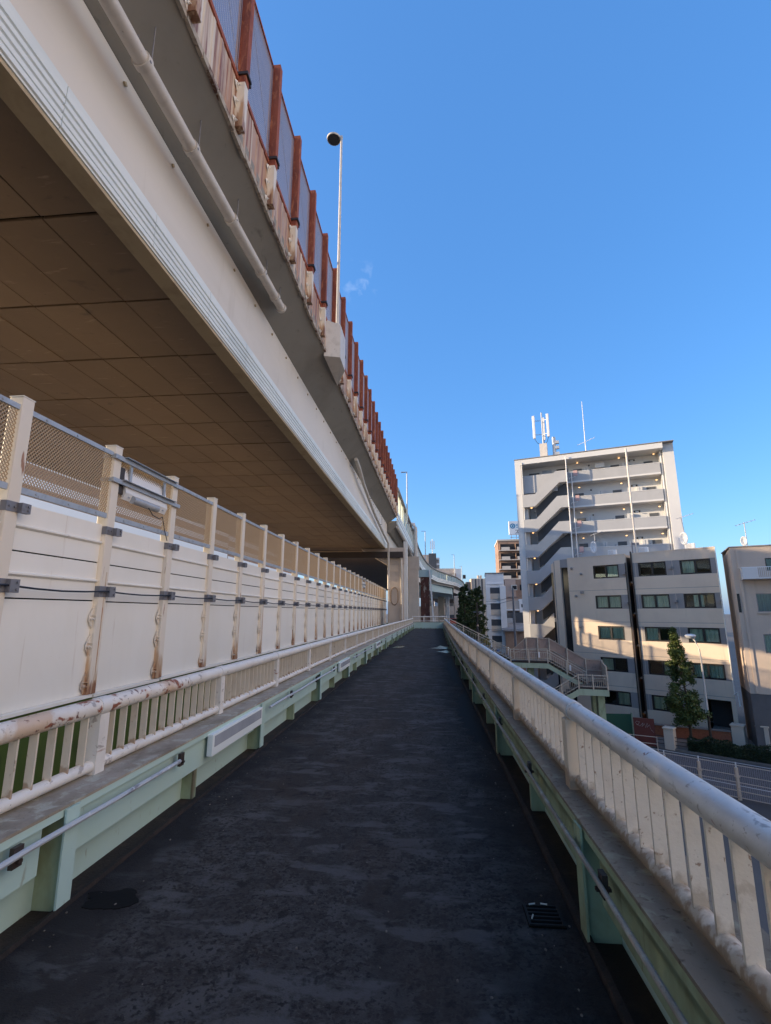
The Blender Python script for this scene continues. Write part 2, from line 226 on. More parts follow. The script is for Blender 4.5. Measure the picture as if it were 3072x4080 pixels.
# ------------------------------------------------------------------ helpers
class MB:
    def __init__(s): s.v = []; s.f = []
    def add(s, vs, fs):
        n = len(s.v); s.v += [tuple(p) for p in vs]; s.f += [tuple(i+n for i in f) for f in fs]; return s
    def box(s, x0, x1, y0, y1, z0, z1):
        return s.add([(x0,y0,z0),(x1,y0,z0),(x1,y1,z0),(x0,y1,z0),(x0,y0,z1),(x1,y0,z1),(x1,y1,z1),(x0,y1,z1)],
                     [(3,2,1,0),(4,5,6,7),(0,1,5,4),(1,2,6,5),(2,3,7,6),(3,0,4,7)])
    def hexa(s, bot, top):
        return s.add(list(bot)+list(top), [(3,2,1,0),(4,5,6,7),(0,1,5,4),(1,2,6,5),(2,3,7,6),(3,0,4,7)])
    def bar(s, a, b, w, h=None, up=(0,0,1)):
        a = Vector(a); b = Vector(b); h = h or w; d = (b-a).normalized(); u = Vector(up)
        if abs(d.dot(u)) > .99: u = Vector((0,1,0))
        r = d.cross(u).normalized(); u = r.cross(d)
        q = [r*w/2*i+u*h/2*j for i, j in ((-1,-1),(1,-1),(1,1),(-1,1))]
        return s.hexa([a+k for k in q], [b+k for k in q])
    def tube(s, pts, r, n=10, cap=True):
        pts = [Vector(p) for p in pts]; rings = []
        for i, p in enumerate(pts):
            d = ((pts[i+1]-p).normalized() if i+1 < len(pts) else Vector()) + ((p-pts[i-1]).normalized() if i else Vector())
            d.normalize(); u = Vector((0,0,1)) if abs(d.z) < .95 else Vector((0,1,0))
            a = d.cross(u).normalized(); c = a.cross(d); rr = r[i] if isinstance(r, (list, tuple)) else r
            rings.append([p+(a*cos(2*pi*k/n)+c*sin(2*pi*k/n))*rr for k in range(n)])
        fs = []
        for i in range(len(pts)-1):
            for k in range(n):
                k2 = (k+1) % n; fs.append((i*n+k, i*n+k2, (i+1)*n+k2, (i+1)*n+k))
        if cap: fs += [tuple(range(n)), tuple(reversed(range((len(pts)-1)*n, len(pts)*n)))]
        return s.add([p for r_ in rings for p in r_], fs)
    def prism(s, poly, d):           # poly: list of 3D pts, d: extrude vector
        n = len(poly); d = Vector(d); a = [Vector(p) for p in poly]
        return s.add(a+[p+d for p in a], [tuple(reversed(range(n))), tuple(range(n, 2*n))]+[(i,(i+1)%n,n+(i+1)%n,n+i) for i in range(n)])
    def sweep(s, prof, frames):      # prof [(u,z)], frames: fn(u,z)->pt
        n = len(prof); vs = [fr(u, z) for fr in frames for u, z in prof]; fs = []
        for i in range(len(frames)-1):
            for k in range(n):
                k2 = (k+1) % n; fs.append((i*n+k, i*n+k2, (i+1)*n+k2, (i+1)*n+k))
        fs += [tuple(range(n)), tuple(reversed(range((len(frames)-1)*n, len(frames)*n)))]
        return s.add(vs, fs)
    def ell(s, c, rx, ry, rz, nu=12, nv=8):
        vs = []; fs = []
        for j in range(nv+1):
            for i in range(nu):
                t = pi*j/nv; p = 2*pi*i/nu; vs.append((c[0]+rx*sin(t)*cos(p), c[1]+ry*sin(t)*sin(p), c[2]+rz*cos(t)))
        for j in range(nv):
            for i in range(nu): fs.append((j*nu+i, (j+1)*nu+i, (j+1)*nu+(i+1)%nu, j*nu+(i+1)%nu))
        return s.add(vs, fs)
    def build(s, name, m, parent=None, smooth=False, world=False, bevel=0):
        vs = s.v
        if world and parent is not None:
            l = parent.location; vs = [(p[0]-l.x, p[1]-l.y, p[2]-l.z) for p in vs]
        me = bpy.data.meshes.new(name); me.from_pydata(vs, [], s.f); me.materials.append(m if not isinstance(m, str) else M[m])
        if len(s.f) < 60000:
            import bmesh
            bm = bmesh.new(); bm.from_mesh(me); bmesh.ops.recalc_face_normals(bm, faces=bm.faces); bm.to_mesh(me); bm.free()
        if smooth:
            me.polygons.foreach_set('use_smooth', [True]*len(me.polygons)); me.set_sharp_from_angle(angle=radians(40))
        o = bpy.data.objects.new(name, me); COL.objects.link(o)
        if parent is not None: o.parent = parent
        if bevel:
            b = o.modifiers.new('bevel', 'BEVEL'); b.width = bevel; b.segments = 2; b.limit_method = 'ANGLE'
        return o
def tag(o, label=None, cat=None, group=None, kind=None):
    if label: o['label'] = label
    if cat: o['category'] = cat
    if group: o['group'] = group
    if kind: o['kind'] = kind
    return o
def thing(name, label, cat, loc=(0,0,0), rz=0, group=None):
    o = bpy.data.objects.new(name, None); COL.objects.link(o); o.empty_display_size = .2
    o.location = loc; o.rotation_euler = (0,0,rz); return tag(o, label, cat, group)
KIDS = {}
def link_copy(src, parent, loc=None):
    c = src.copy(); COL.objects.link(c); c.parent = parent
    if loc is not None: c.location = loc
    return c
def copy_tree(o, parent=None, loc=None, rz=None, label=None):
    c = o.copy(); COL.objects.link(c); c.parent = parent
    if loc is not None: c.location = loc
    if rz is not None: c.rotation_euler = (0,0,rz)
    if label: c['label'] = label
    for ch in [q for q in bpy.data.objects if q.parent == o]: copy_tree(ch, c)
    return c
def struct(name, mb, m): return tag(mb.build(name, m), kind='structure')

# ------------------------------------------------------------------ ground, roads
G = -8.9
ST = radians(-38); SD = Vector((cos(ST), sin(ST), 0)); SN = Vector((-SD.y, SD.x, 0))   # street direction, normal to the buildings side
C1 = Vector((25.1, 44.95, 0))
def st(t, n, z): p = Vector((24.5, 42.0, 0)) + SD*t + SN*n; return (p.x, p.y, z)
m = MB(); m.add([(-1500,-800,G-.02),(2500,-800,G-.02),(2500,3000,G-.02),(-1500,3000,G-.02)], [(0,1,2,3)]); struct('ground', m, 'ground')
def strip(t0, t1, n0, n1, z): return MB().add([st(t0,n0,z), st(t1,n0,z), st(t1,n1,z), st(t0,n1,z)], [(0,1,2,3)])
struct('road', strip(-60, 60, -15.5, -3.2, G), 'road')
m = MB(); m.hexa([st(-60,-3.2,G-.02), st(60,-3.2,G-.02), st(60,4.2,G-.02), st(-60,4.2,G-.02)], [st(-60,-3.2,G+.13), st(60,-3.2,G+.13), st(60,4.2,G+.13), st(-60,4.2,G+.13)]); struct('pavement', m, 'pave')
m = MB()
for n0 in (-3.8, -9.3):
    m.add([st(-60,n0,G+.004), st(60,n0,G+.004), st(60,n0+.15,G+.004), st(-60,n0+.15,G+.004)], [(0,1,2,3)])
struct('road_markings', m, 'lineswhite')

# ------------------------------------------------------------------ footbridge
def bend(y): return .55*((y-12)/39)**1.3 if y > 12 else 0.0
YS = [-1.2, 2, 5, 8, 12, 15, 18, 21, 24, 28, 32, 36, 40, 44, 47.5, 51]
def fr(y, sx=1, x0=0): return lambda u, z: (x0+sx*u+bend(y), y, z)
frs = [fr(y) for y in YS]
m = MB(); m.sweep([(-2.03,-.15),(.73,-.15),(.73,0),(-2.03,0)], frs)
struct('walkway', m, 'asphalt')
m = MB()
for a, b in ((-2.24,-2.032),(.732,.95)):
    m.sweep([(a,-.15),(b,-.15),(b,-.012),(a,-.012)], frs)
for a, b in ((-2.08,-2.032),(.732,.78)):
    m.sweep([(a,-.011),(b,-.011),(b-.008,.022),(a+.012,.016)], frs)
struct('walkway_gutter', m, 'gutter')
def mirror(X, side): return X if side < 0 else -1.3-X
def side_girder(side, label):
    t = thing('footbridge_girder', label, 'steel girder', (mirror(-2.2, side), -1, -.6))
    def P(prof): return [(mirror(a, side), b) for a, b in prof]
    MB().sweep(P([(-2.24,-.62),(-2.222,-.62),(-2.222,.518),(-2.24,.518)]), frs).build('web', 'green', t, world=True)
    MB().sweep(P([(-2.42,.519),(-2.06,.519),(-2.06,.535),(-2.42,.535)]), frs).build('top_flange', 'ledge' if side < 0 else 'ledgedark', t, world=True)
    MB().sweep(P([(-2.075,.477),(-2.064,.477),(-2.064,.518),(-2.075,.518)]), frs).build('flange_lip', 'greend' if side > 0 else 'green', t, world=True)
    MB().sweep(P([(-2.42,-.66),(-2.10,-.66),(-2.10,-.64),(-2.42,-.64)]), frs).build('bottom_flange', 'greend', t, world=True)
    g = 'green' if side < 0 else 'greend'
    y = 2.89-3.25; k = 0
    while y < 50:
        b0 = bend(y); x = lambda a: mirror(a, side)+b0
        f = MB(); f.box(*sorted((x(-2.055), x(-2.043))), y-.055, y+.055, -.008, .517)
        f.build('flange_plate', g, t, world=True)
        MB().box(*sorted((x(-2.221), x(-2.056))), y-.008, y+.008, -.01, .515).build('stiffener', 'greend', t, world=True)
        y2 = y+1.65
        if y2 < 50:
            MB().box(*sorted((mirror(-2.221,side)+bend(y2), mirror(-2.115,side)+bend(y2))), y2-.01, y2+.05, -.01, .25).build('stiffener', 'greend', t, world=True)
        ya, yb = y+.078, min(y+3.25-.16, 50.6)
        ys = [ya, (ya+yb)/2, yb]
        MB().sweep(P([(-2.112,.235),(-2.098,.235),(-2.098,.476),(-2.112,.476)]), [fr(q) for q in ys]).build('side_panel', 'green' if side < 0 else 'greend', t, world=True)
        y += 3.25
    return t
side_girder(-1, 'pale green steel side girder under the white railing beside the noise barrier')
side_girder(1, 'grimy green side girder under the railing on the street side of the footbridge')
def conduit(side, label):
    t = thing('conduit_pipe', label, 'pipe', (mirror(-2.05,side), 0, .46))
    pts = []; ys = [-1.2+.75*i for i in range(68)]
    gaps = [(4.66, 6.04), (11.2, 12.95), (18.4, 20.1)] if side < 0 else []
    segs = []; cur = []
    for y in ys+[50.2]:
        if any(a-.1 < y < b+.1 for a, b in gaps):
            if len(cur) > 1: segs.append(cur)
            cur = []
        else: cur.append((mirror(-2.015,side)+bend(y), y, .435+.006*sin(y*3)))
    if len(cur) > 1: segs.append(cur)
    m = MB()
    for s in segs: m.tube(s, .016 if side < 0 else .012, 8)
    m.build('pipe', 'conduit' if side < 0 else 'ledge', t, smooth=True, world=True)
    for i in range(18):
        y = 2.5+1.62*i*(1 if i < 12 else 1.4)
        if any(a-.1 < y < b+.1 for a, b in gaps) or y > 49: continue
        x = mirror(-2.04,side)+bend(y)
        b = MB().box(x-.012, x+.012, y-.03, y+.03, .38, .475); b.box(x-.035, x+.03, y-.012, y+.012, .403, .416)
        b.build('bracket', 'dbrown', t, world=True)
conduit(-1, 'thin peeling conduit pipe clipped along the pale green girder')
conduit(1, 'thin dirty conduit pipe clipped along the street-side girder')

def railing(side, y_end, label, topmat, slatmat):
    X = lambda y: (-2.30 if side < 0 else .905)+bend(y); ZT = .963 if side < 0 else .986
    t = thing('railing', label, 'railing', (X(0), 0, .535))
    ys = [q for q in YS if q < y_end]+[y_end]
    rr = .054 if side > 0 else .056
    MB().tube([(X(y), y, ZT) for y in ys if side > 0 or y > 6 or y == ys[-1]] if side > 0 else [(X(y), y, ZT) for y in [4.6]+[q for q in ys if q > 4.6]], rr, 20).build('top_rail', topmat, t, smooth=True, world=True)
    if side < 0: MB().tube([(X(y), y, ZT) for y in (-1.2, 2, 4.599)], rr+.001, 20).build('rusty_rail', 'railrust', t, smooth=True, world=True)
    MB().tube([(X(y), y, .585) for y in ys], .037, 12).build('bottom_rail', 'railwhite' if side < 0 else 'slatflaky', t, smooth=True, world=True)
    posts = []; y = 3.45-4*1.0
    y = 3.40-1.98*2
    j = 0
    while y < y_end:
        posts.append(y); y += 1.98
    pm = None
    for y in posts:
        if pm is None:
            b = MB().box(-.065, .045, -.048, .048, 0, ZT-.585)
            pm = b.build('post', 'railwhite' if side < 0 else 'slat', t)
            c = MB().tube([(0,-.05,ZT-.535),(0,.05,ZT-.535)], rr+.006, 16).build('collar', topmat, pm, smooth=True)
            pc = c; pm.location = (X(y)-t.location.x, y, 0)
        else:
            q = link_copy(pm, t, (X(y)-t.location.x, y, 0)); link_copy(pc, q)
    bal = []
    for a, b in zip(posts, posts[1:]+[y_end]):
        n = 14; 
        for i in range(1, n):
            y = a+(b-a)*i/n
            if -.6 < y < y_end-.05: bal.append(y)
    bm0 = None
    def shape(mb, x, y): return mb.box(x-.0255, x+.0255, y-.006, y+.006, .055, ZT-.56)
    bal.sort(key=lambda q: abs(q-1.5))
    for y in bal[:98]:
        if bm0 is None:
            bm0 = shape(MB(), 0, 0).build('baluster', slatmat, t); bm0.location = (X(y)-t.location.x, y, 0)
        else: link_copy(bm0, t, (X(y)-t.location.x, y, 0))
    m = MB()
    for y in bal[98:]: shape(m, X(y)-t.location.x, y)
    if m.v: tag(m.build('balusters', slatmat, t), kind='stuff')
    return t
railing(-1, 50.9, 'white tubular railing with rust patches beside the noise barrier', 'railwhite', 'slat')
railing(1, 48.6, 'worn silvery railing with flaking slats on the street side', 'railsilver', 'slatflaky')

# end of the walkway: cross girder with its railing
e = thing('end_girder', 'pale green girder closing the far end of the walkway', 'steel girder', (-.2, 51.1, 0))
m = MB().box(-1.85, 1.75, 51.0, 51.04, -.6, .62); m.build('web', 'green', e, world=True)
MB().box(-1.95, 1.85, 50.96, 51.25, .622, .64).build('top_flange', 'ledge', e, world=True)
r = thing('end_railing', 'white railing crossing the far end of the walkway', 'railing', (-.2, 51.15, .64))
MB().tube([(-1.8,51.15,1.17),(4.6,51.15-.8,1.17)][:1]+[(1.8,51.15,1.17)], .055, 12).build('top_rail', 'railwhite', r, smooth=True, world=True)
MB().tube([(-1.8,51.15,.74),(1.8,51.15,.74)], .035, 10).build('bottom_rail', 'railwhite', r, smooth=True, world=True)
for x in (-1.75, -.6, .55, 1.7): MB().box(x-.045, x+.045, 51.1, 51.2, .64, 1.12).build('post', 'railwhite', r, world=True)
b0 = None
for i in range(24):
    x = -1.66+i*.142
    if b0 is None: b0 = MB().box(-.006,.006,-.03,.03,.1,.5).build('baluster', 'slat', r); b0.location = (x+.2, 0, 0)
    else: link_copy(b0, r, (x+.2, 0, 0))
# flush wall lights on the green girder
wl = None
for y0, lab in ((4.66,'flush box light on the green girder, nearest of three'), (11.25,'flush box light on the green girder, middle of three'), (18.45,'flush box light on the green girder, farthest of three')):
    loc = (-2.09+bend(y0), y0, .29)
    if wl is None:
        wl = thing('box_light', lab, 'wall light', loc, 0, 'box lights on the footbridge girder')
        m = MB().box(.02, .075, 0, 1.36, .01, .20); m.build('housing', 'fascia', wl, bevel=.006)
        MB().box(.071, .078, .04, 1.32, .085, .18).build('diffuser', 'lens', wl)
    else: copy_tree(wl, None, loc, None, lab)
# drain grate, puddles, butts
g = thing('drain_grate', 'small black iron drain grate in the walkway near the street-side railing', 'drain grate', (.58, 3.05, .003))
MB().box(-.095,.095,-.095,.095,-.002,.004).build('pan', 'black', g)
m = MB()
for i in range(6): m.box(-.085,.085,-.085+i*.034-.006,-.085+i*.034+.006,.0045,.012)
for x in (-.093, .081): m.box(x, x+.012, -.093, .093, .0045, .0125)
m.build('bars', 'iron', g)
for i, (x, y, a) in enumerate(((.535,3.135,.3),(.60,3.14,-.15),(.515,3.02,1.2))):
    m = MB().tube([(x-.018*cos(a), y-.018*sin(a), .018),(x+.018*cos(a), y+.018*sin(a), .018)], .004, 6)
    tag(m.build('cigarette_butt', 'cig'), ['short white cigarette butt at the near-left of the drain grate','long white cigarette butt along the far edge of the drain grate','tiny pale scrap at the corner of the drain grate'][i], 'litter')
def blob(name, pts, z, m, label, cat):
    mb = MB(); vs = []; n = len(pts); cx = sum(p[0] for p in pts)/n; cy = sum(p[1] for p in pts)/n
    rnd = random.Random(n*7+int(cx*100)); N = 48
    for i in range(N):
        a = i/N*n; k = int(a); f = a-k; p0, p1 = pts[k], pts[(k+1) % n]
        f = f*f*(3-2*f); x = p0[0]*(1-f)+p1[0]*f; y = p0[1]*(1-f)+p1[1]*f
        s = 1+.13*sin(i*.2618*2+n)+.09*sin(i*.1309*5+1)+.04*sin(i*1.9); vs.append((cx+(x-cx)*s, cy+(y-cy)*s, z))
    mb.add(vs+[(v[0], v[1], z-.01) for v in vs], [tuple(range(N))]+[(i,(i+1)%N,N+(i+1)%N,N+i) for i in range(N)])
    o = mb.build(name, m); return tag(o, label, cat)
blob('puddle', [(.02,22.95),(.25,23.6),(.5,24.6),(.78,24.1),(.93,23.4),(.85,22.4),(.5,22.6),(.2,22.7)], .004, 'puddle', 'larger of two bright puddles reflecting sky by the street-side girder', 'puddle')
blob('puddle', [(.28,20.95),(.48,21.5),(.7,21.8),(.93,21.2),(.85,20.3),(.6,20.5)], .004, 'puddle', 'smaller bright puddle just before the larger one on the walkway', 'puddle')
blob('puddle', [(-1.78,23.1),(-1.55,24.4),(-1.2,24.1),(-1.4,23.05)], .004, 'puddle', 'dull thin puddle beside the pale green girder', 'puddle')
blob('wet_patch', [(-1.83+.155*cos(2*pi*i/16),3.0+.10*sin(2*pi*i/16)) for i in range(16)], .004, 'wet', 'black wet stain on the asphalt beside the nearest green stiffener', 'wet stain')
def wetedge(y0, y1, x0, w, label):
    pts = []; rnd = random.Random(int(y0*10)); n = 36
    for i in range(n+1): pts.append((x0+bend(y0+(y1-y0)*i/n), y0+(y1-y0)*i/n))
    for i in range(n, -1, -1):
        f = sin(pi*i/n)**.5; pts.append((x0-w*f*(.72+.2*sin(i*1.9)+.1*rnd.random())-.02+bend(y0+(y1-y0)*i/n), y0+(y1-y0)*i/n))
    mb = MB(); vs = [(p[0], p[1], .005) for p in pts]; N = len(vs)
    mb.add(vs, [tuple(range(N))]); return tag(mb.build('wet_patch', 'wet'), label, 'wet stain')
wetedge(6.2, 10.5, .72, .34, 'dark damp stain along the street-side gutter, nearer one')
wetedge(11.2, 18.0, .72, .30, 'dark damp stain along the street-side gutter, farther one')

m = MB(); rnd = random.Random(31)
for i in range(260):
    x = rnd.choice((rnd.uniform(-1.9,.6), -2.0+abs(rnd.gauss(0,.12)), .7-abs(rnd.gauss(0,.12)))); y = 1+12*rnd.random()**1.5; q = rnd.uniform(.003,.008)
    m.ell((x+bend(y), y, q*.4), q, q*rnd.uniform(.6,1.6), q*.6, 5, 3)
tag(m.build('grit', mat('pale_grit', (.20,.17,.14), .9, layers=[(9,.45,.6,(.09,.07,.055))])), 'small pale grit scattered over the walkway', 'grit', kind='stuff')
# ------------------------------------------------------------------ noise barrier of the lower road
nb = thing('noise_barrier', 'cream noise barrier with mesh screens along the lower road deck', 'noise barrier', (-5.2, 0, .3))
NBX = -5.2; SP = 1.91; Y0 = 5.53-3*SP
cl = lambda n, m_, x0,x1,y0,y1,z0,z1: MB().box(x0,x1,y0,y1,z0,z1).build(n, m_, None)
def lz(z): return z-.3
post = MB().box(-.19, 0, -.095, .095, lz(.37), lz(4.35)).build('post', 'postcream', nb, bevel=.012)
cap = MB().box(-.2, .004, -.1, .1, lz(4.351), lz(4.362)).build('cap', 'cream', post)
clampz = [(2.84, 2.97), (1.84, 2.01)]
parts_of_post = []
for z0, z1 in clampz:
    b = MB().box(-.2, .008, -.103, .103, lz(z0), lz(z1)); b.box(.009, .075, .06, .20, lz(z0), lz(z1)-.004)
    for q in (-.06, .02): b.tube([(.008+abs(0), q, lz((z0+z1)/2)), (.022, q, lz((z0+z1)/2))], .016, 6)
    b.tube([(.075, .16, lz(z0+.04)), (.092, .16, lz(z0+.04))], .018, 6); b.tube([(.075, .16, lz(z1-.04)), (.092, .16, lz(z1-.04))], .018, 6)
    parts_of_post.append(b.build('clamp', 'dgalv', post))
for z in (1.56, 1.14, .56):       # bolted side lugs: a wavy edge plate with a rib and a bolt
    b = MB(); P = [(-.001, -.096), (-.001, -.10)]
    b.prism([(-.06,-.096,lz(z+.16)), (-.06,-.19,lz(z-.02)), (-.06,-.19,lz(z-.09)), (-.06,-.12,lz(z-.19)), (-.06,-.096,lz(z-.19))], (.012,0,0))
    b.hexa([(-.05,-.18,lz(z-.008)),(-.004,-.1,lz(z-.008)),(-.004,-.096,lz(z-.008)),(-.05,-.096,lz(z-.008))], [(-.05,-.18,lz(z+.004)),(-.004,-.1,lz(z+.004)),(-.004,-.096,lz(z+.004)),(-.05,-.096,lz(z+.004))])
    b.tube([(-.048,-.145,lz(z-.06)),(-.018,-.145,lz(z-.06))], .028, 6); b.tube([(-.018,-.145,lz(z-.06)),(.012,-.145,lz(z-.06))], .014, 8)
    parts_of_post.append(b.build('lug', 'postcream', post))
m = MB().box(-.003, .0035, .03, .06, lz(.5), lz(1.75)).box(-.1,-.05,-.0985,-.095,lz(.4),lz(1.1))
parts_of_post.append(m.build('rust_streak', mat('rust_run', (.40, .20, .10), .7, layers=[(20, .45, .6, (.62, .50, .38), (1, 1, .1))]), post))
# bay pieces: solid panel stack, mesh screen
def panel_mb(z0, z1, mb):
    mb.box(-.11, -.075, .1, SP-.1, z0, z1)
pl = MB(); panel_mb(lz(.37), lz(1.765), pl)
for z0, z1 in ((1.785, 2.365), (2.385, 2.99)):
    panel_mb(lz(z0), lz(z1), pl)
    zc = (z0+z1)/2
    pl.prism([(-.075, .1, lz(zc-.025)), (-.035, .1, lz(zc+.0)), (-.035, .1, lz(zc+.02)), (-.075, .1, lz(zc+.035))], (0, SP-.2, 0))
pl.box(-.125,-.112,.1,SP-.1,lz(.37),lz(2.99))
panel = pl.build('panel', 'cream', nb)
gapk = MB().box(-.1115,-.095,.101,SP-.101,lz(1.766),lz(1.784)).build('joint_strip', 'black', panel); gapk2 = MB().box(-.1115,-.095,.101,SP-.101,lz(2.366),lz(2.384)).build('joint_strip', 'black', panel)
sill = MB().box(-.12, .03, .02, SP-.02, lz(.325), lz(.366)).build('sill', 'cream', panel)
def fbar(z0, z1, par, nm):
    fm = MB().box(-.065, -.02, .098, SP-.098, lz(z0), lz(z1))
    for q in (.35, .95, 1.55): fm.tube([(-.02, q, lz((z0+z1)/2)), (-.008, q, lz((z0+z1)/2))], .016, 6)
    return fm.build(nm, 'galv', par)
mframe = fbar(4.165, 4.235, nb, 'mesh_screen'); fbot = fbar(3.105, 3.185, mframe, 'bottom_rail')
def diamond(mb, y0, y1, z0, z1, p, w, x):
    H = z1-z0; k = .85
    n = int((y1-y0+H*k)/p)
    for i in range(n+1):
        for sgn in (1, -1):
            a = y0-H*k+i*p if sgn > 0 else y0+i*p
            # line y = a + sgn*k*(z-z0)
            za, zb = z0, z1
            ya, yb = a, a+sgn*k*H
            def clip(ya, za, yb, zb, lim, low):
                return None
            ts = [0, 1]; d = yb-ya
            t0 = (y0-ya)/d; t1 = (y1-ya)/d
            lo, hi = max(0, min(t0, t1)), min(1, max(t0, t1))
            if hi-lo < .01: continue
            A = (x+sgn*w*.4, ya+d*lo, z0+H*lo); B = (x+sgn*w*.4, ya+d*hi, z0+H*hi)
            mb.bar(A, B, w, w, up=(1,0,0))
dm = MB(); diamond(dm, .1, SP-.1, lz(3.18), lz(4.17), .052, .0092, -.05)
dmesh = dm.build('mesh', 'wire', mframe)
for i in range(32):
    y = Y0+SP*i; loc = (0, y, 0)
    if i == 0:
        post.location = loc; panel.location = loc; mframe.location = loc
    else:
        q = link_copy(post, nb, loc); link_copy(cap, q)
        for c in parts_of_post:
            if c.name.startswith('rust') and random.random() < .3: continue
            k_ = link_copy(c, q)
            if c.name.startswith('rust'): k_.scale = (1, random.uniform(.7, 1.2), random.uniform(.35, 1.5))
        if i < 31:
            q = link_copy(panel, nb, (random.uniform(-.004, .004), y, random.uniform(-.006, .006))); q.rotation_euler = (random.uniform(-.002,.002), random.uniform(-.003,.003), random.uniform(-.003,.003)); link_copy(sill, q); link_copy(gapk, q); link_copy(gapk2, q)
            q = link_copy(mframe, nb, loc); link_copy(dmesh, q); link_copy(fbot, q)
pts = []
for i in range(31):
    y = Y0+SP*i
    for k in range(4): f = k/4; pts.append((NBX+.05, y+SP*f, 1.93-.035*sin(pi*f)*(1+.3*sin(i))))
tag(MB().tube(pts, .014, 6).build('cable', 'cable', smooth=True), 'black cable strung from clamp to clamp along the noise barrier', 'cable')
# floodlights on two bays
def floodlight(i, label):
    y = Y0+SP*i
    t = thing('floodlight', label, 'floodlight', (NBX, y, 3.3), 0, 'floodlights on the noise barrier')
    b = MB()
    for z in (.86, .46): b.box(.012, .05, -.14, SP+.14, z-.035, z+.035); b.box(.0125, .11, .1, SP-.1, z+.036, z+.045); b.box(-.2, .011, -.12, -.104, z-.03, z+.03)
    for q in (.35, 1.45): b.box(-.02, .011, q, q+.06, .25, .9)
    b.build('bracket', 'galv', t)
    MB().prism([(-.06,.25,.78),(-.30,.25,.72),(-.22,.25,.28),(-.02,.25,.2),(.03,.25,.32)], (0,1.35,0)).build('housing', 'white', t)
    MB().box(-.32,-.02,.10,.24,.28,.74).build('end_plate', 'dbrown', t)
    MB().tube([(.02,.45,.24),(.02,1.25,.24)], .07, 12).build('ballast', 'lens', t, smooth=True)
    MB().tube([(.06,.9,.2),(.07,1.05,.08),(.06,1.3,.06),(.05,1.42,.12),(.0,1.62,-.1),(.0,1.75,-.3)], .008, 6).build('lead', 'cable', t)
floodlight(4, 'grey floodlight bracket on the noise barrier, nearer of the two')
floodlight(20, 'grey floodlight bracket on the noise barrier, farther of the two')
# lower road deck behind the barrier
lv = thing('lower_viaduct', 'lower road viaduct with mossy green parapet behind the white railing', 'viaduct', (-10, 20, -2))
MB().box(-5.42, -5.20, -14, 62, -2.2, .318).build('parapet', 'moss', lv, world=True)
MB().box(-18.0, -5.43, -14, 62, -2.2, -.6).build('deck', 'concrete_deck', lv, world=True)
MB().box(-18.2, -18.02, -14, 62, -2.2, 2.6).build('far_parapet', 'cream', lv, world=True)

# ------------------------------------------------------------------ upper highway
def hx(y): return .25*((min(y, 60)-8)/45)**2 if y > 8 else 0.0
def hz(y): return .02*y
def hz2(y): return .02*y+.20-.011*y
HY = [-14, -4, 0, 4, 8, 14, 20, 26, 32, 38, 44, 50, 54.4]
hf = [(lambda y: (lambda u, z: (u+hx(y), y, z+hz(y))))(y) for y in HY]
hf2 = [(lambda y: (lambda u, z: (u+hx(y), y, z+hz2(y))))(y) for y in HY]
hw = thing('elevated_highway', 'elevated highway with cream girder and brown panelled underside', 'elevated highway', (-10, 20, 7.7))
MB().sweep([(-5.1,7.9),(-4.94,7.9),(-4.94,10.36),(-5.1,10.36)], hf).build('girder', 'girder', hw, world=True)
y = -13.0
while y < 54:
    y1 = min(y+2.238, 54.4); ff = [(lambda q: (lambda u, z: (u+hx(q), q, z+hz2(q))))(q) for q in (y, y1)]
    m = MB(); m.sweep([(-4.98,7.78),(-4.90,7.78),(-4.90,8.50),(-4.98,8.50)], ff)
    for z in (7.82, 7.93, 8.06, 8.19): m.sweep([(-4.9,z),(-4.872,z+.012),(-4.872,z+.088),(-4.9,z+.098)], ff)
    m.sweep([(-4.9,8.315),(-4.868,8.325),(-4.868,8.52),(-4.9,8.52)], ff)
    m.build('fascia_panel', 'fascia', hw, world=True); y += 2.25
MB().sweep([(-5.26,7.70),(-4.91,7.70),(-4.91,7.76),(-5.26,7.76)], hf2).build('flange', 'olive', hw, world=True)
MB().sweep([(-17.3,7.80),(-5.05,7.80),(-5.05,7.88),(-17.3,7.88)], hf2).build('soffit_backing', 'black', hw, world=True)
m = MB(); y = -13.9; k = 0
while y < 53.5:
    for i in range(12):
        x0 = -17.56+i*1.025; a = hx(y); b = hx(y+2.25); d = random.uniform(-.012, .004)
        z0 = 7.745+d; z1 = 7.80
        q = [(x0+.013+a, y+.03, z0+hz2(y)), (x0+1.012+a, y+.03, z0+hz2(y)), (x0+1.012+b, y+2.22, z0+hz2(y+2.25)), (x0+.013+b, y+2.226, z0+hz2(y+2.25))]
        m.hexa(q, [(p[0], p[1], p[2]+.05) for p in q])
    y += 2.25
m.build('soffit_panels', 'soffit', hw, world=True)
MB().sweep([(-4.93,10.37),(-3.86,11.2),(-3.86,11.55),(-17.3,11.9),(-17.3,10.37)], hf).build('overhang', 'concrete_deck', hw, world=True)
MB().sweep([(-17.25,7.9),(-17.1,7.9),(-17.1,10.36),(-17.25,10.36)], hf).build('far_girder', 'girder', hw, world=True)
MB().sweep([(-17.3,11.91),(-17.1,11.91),(-17.1,12.9),(-17.3,12.9)], hf).build('far_parapet', 'cream', hw, world=True)
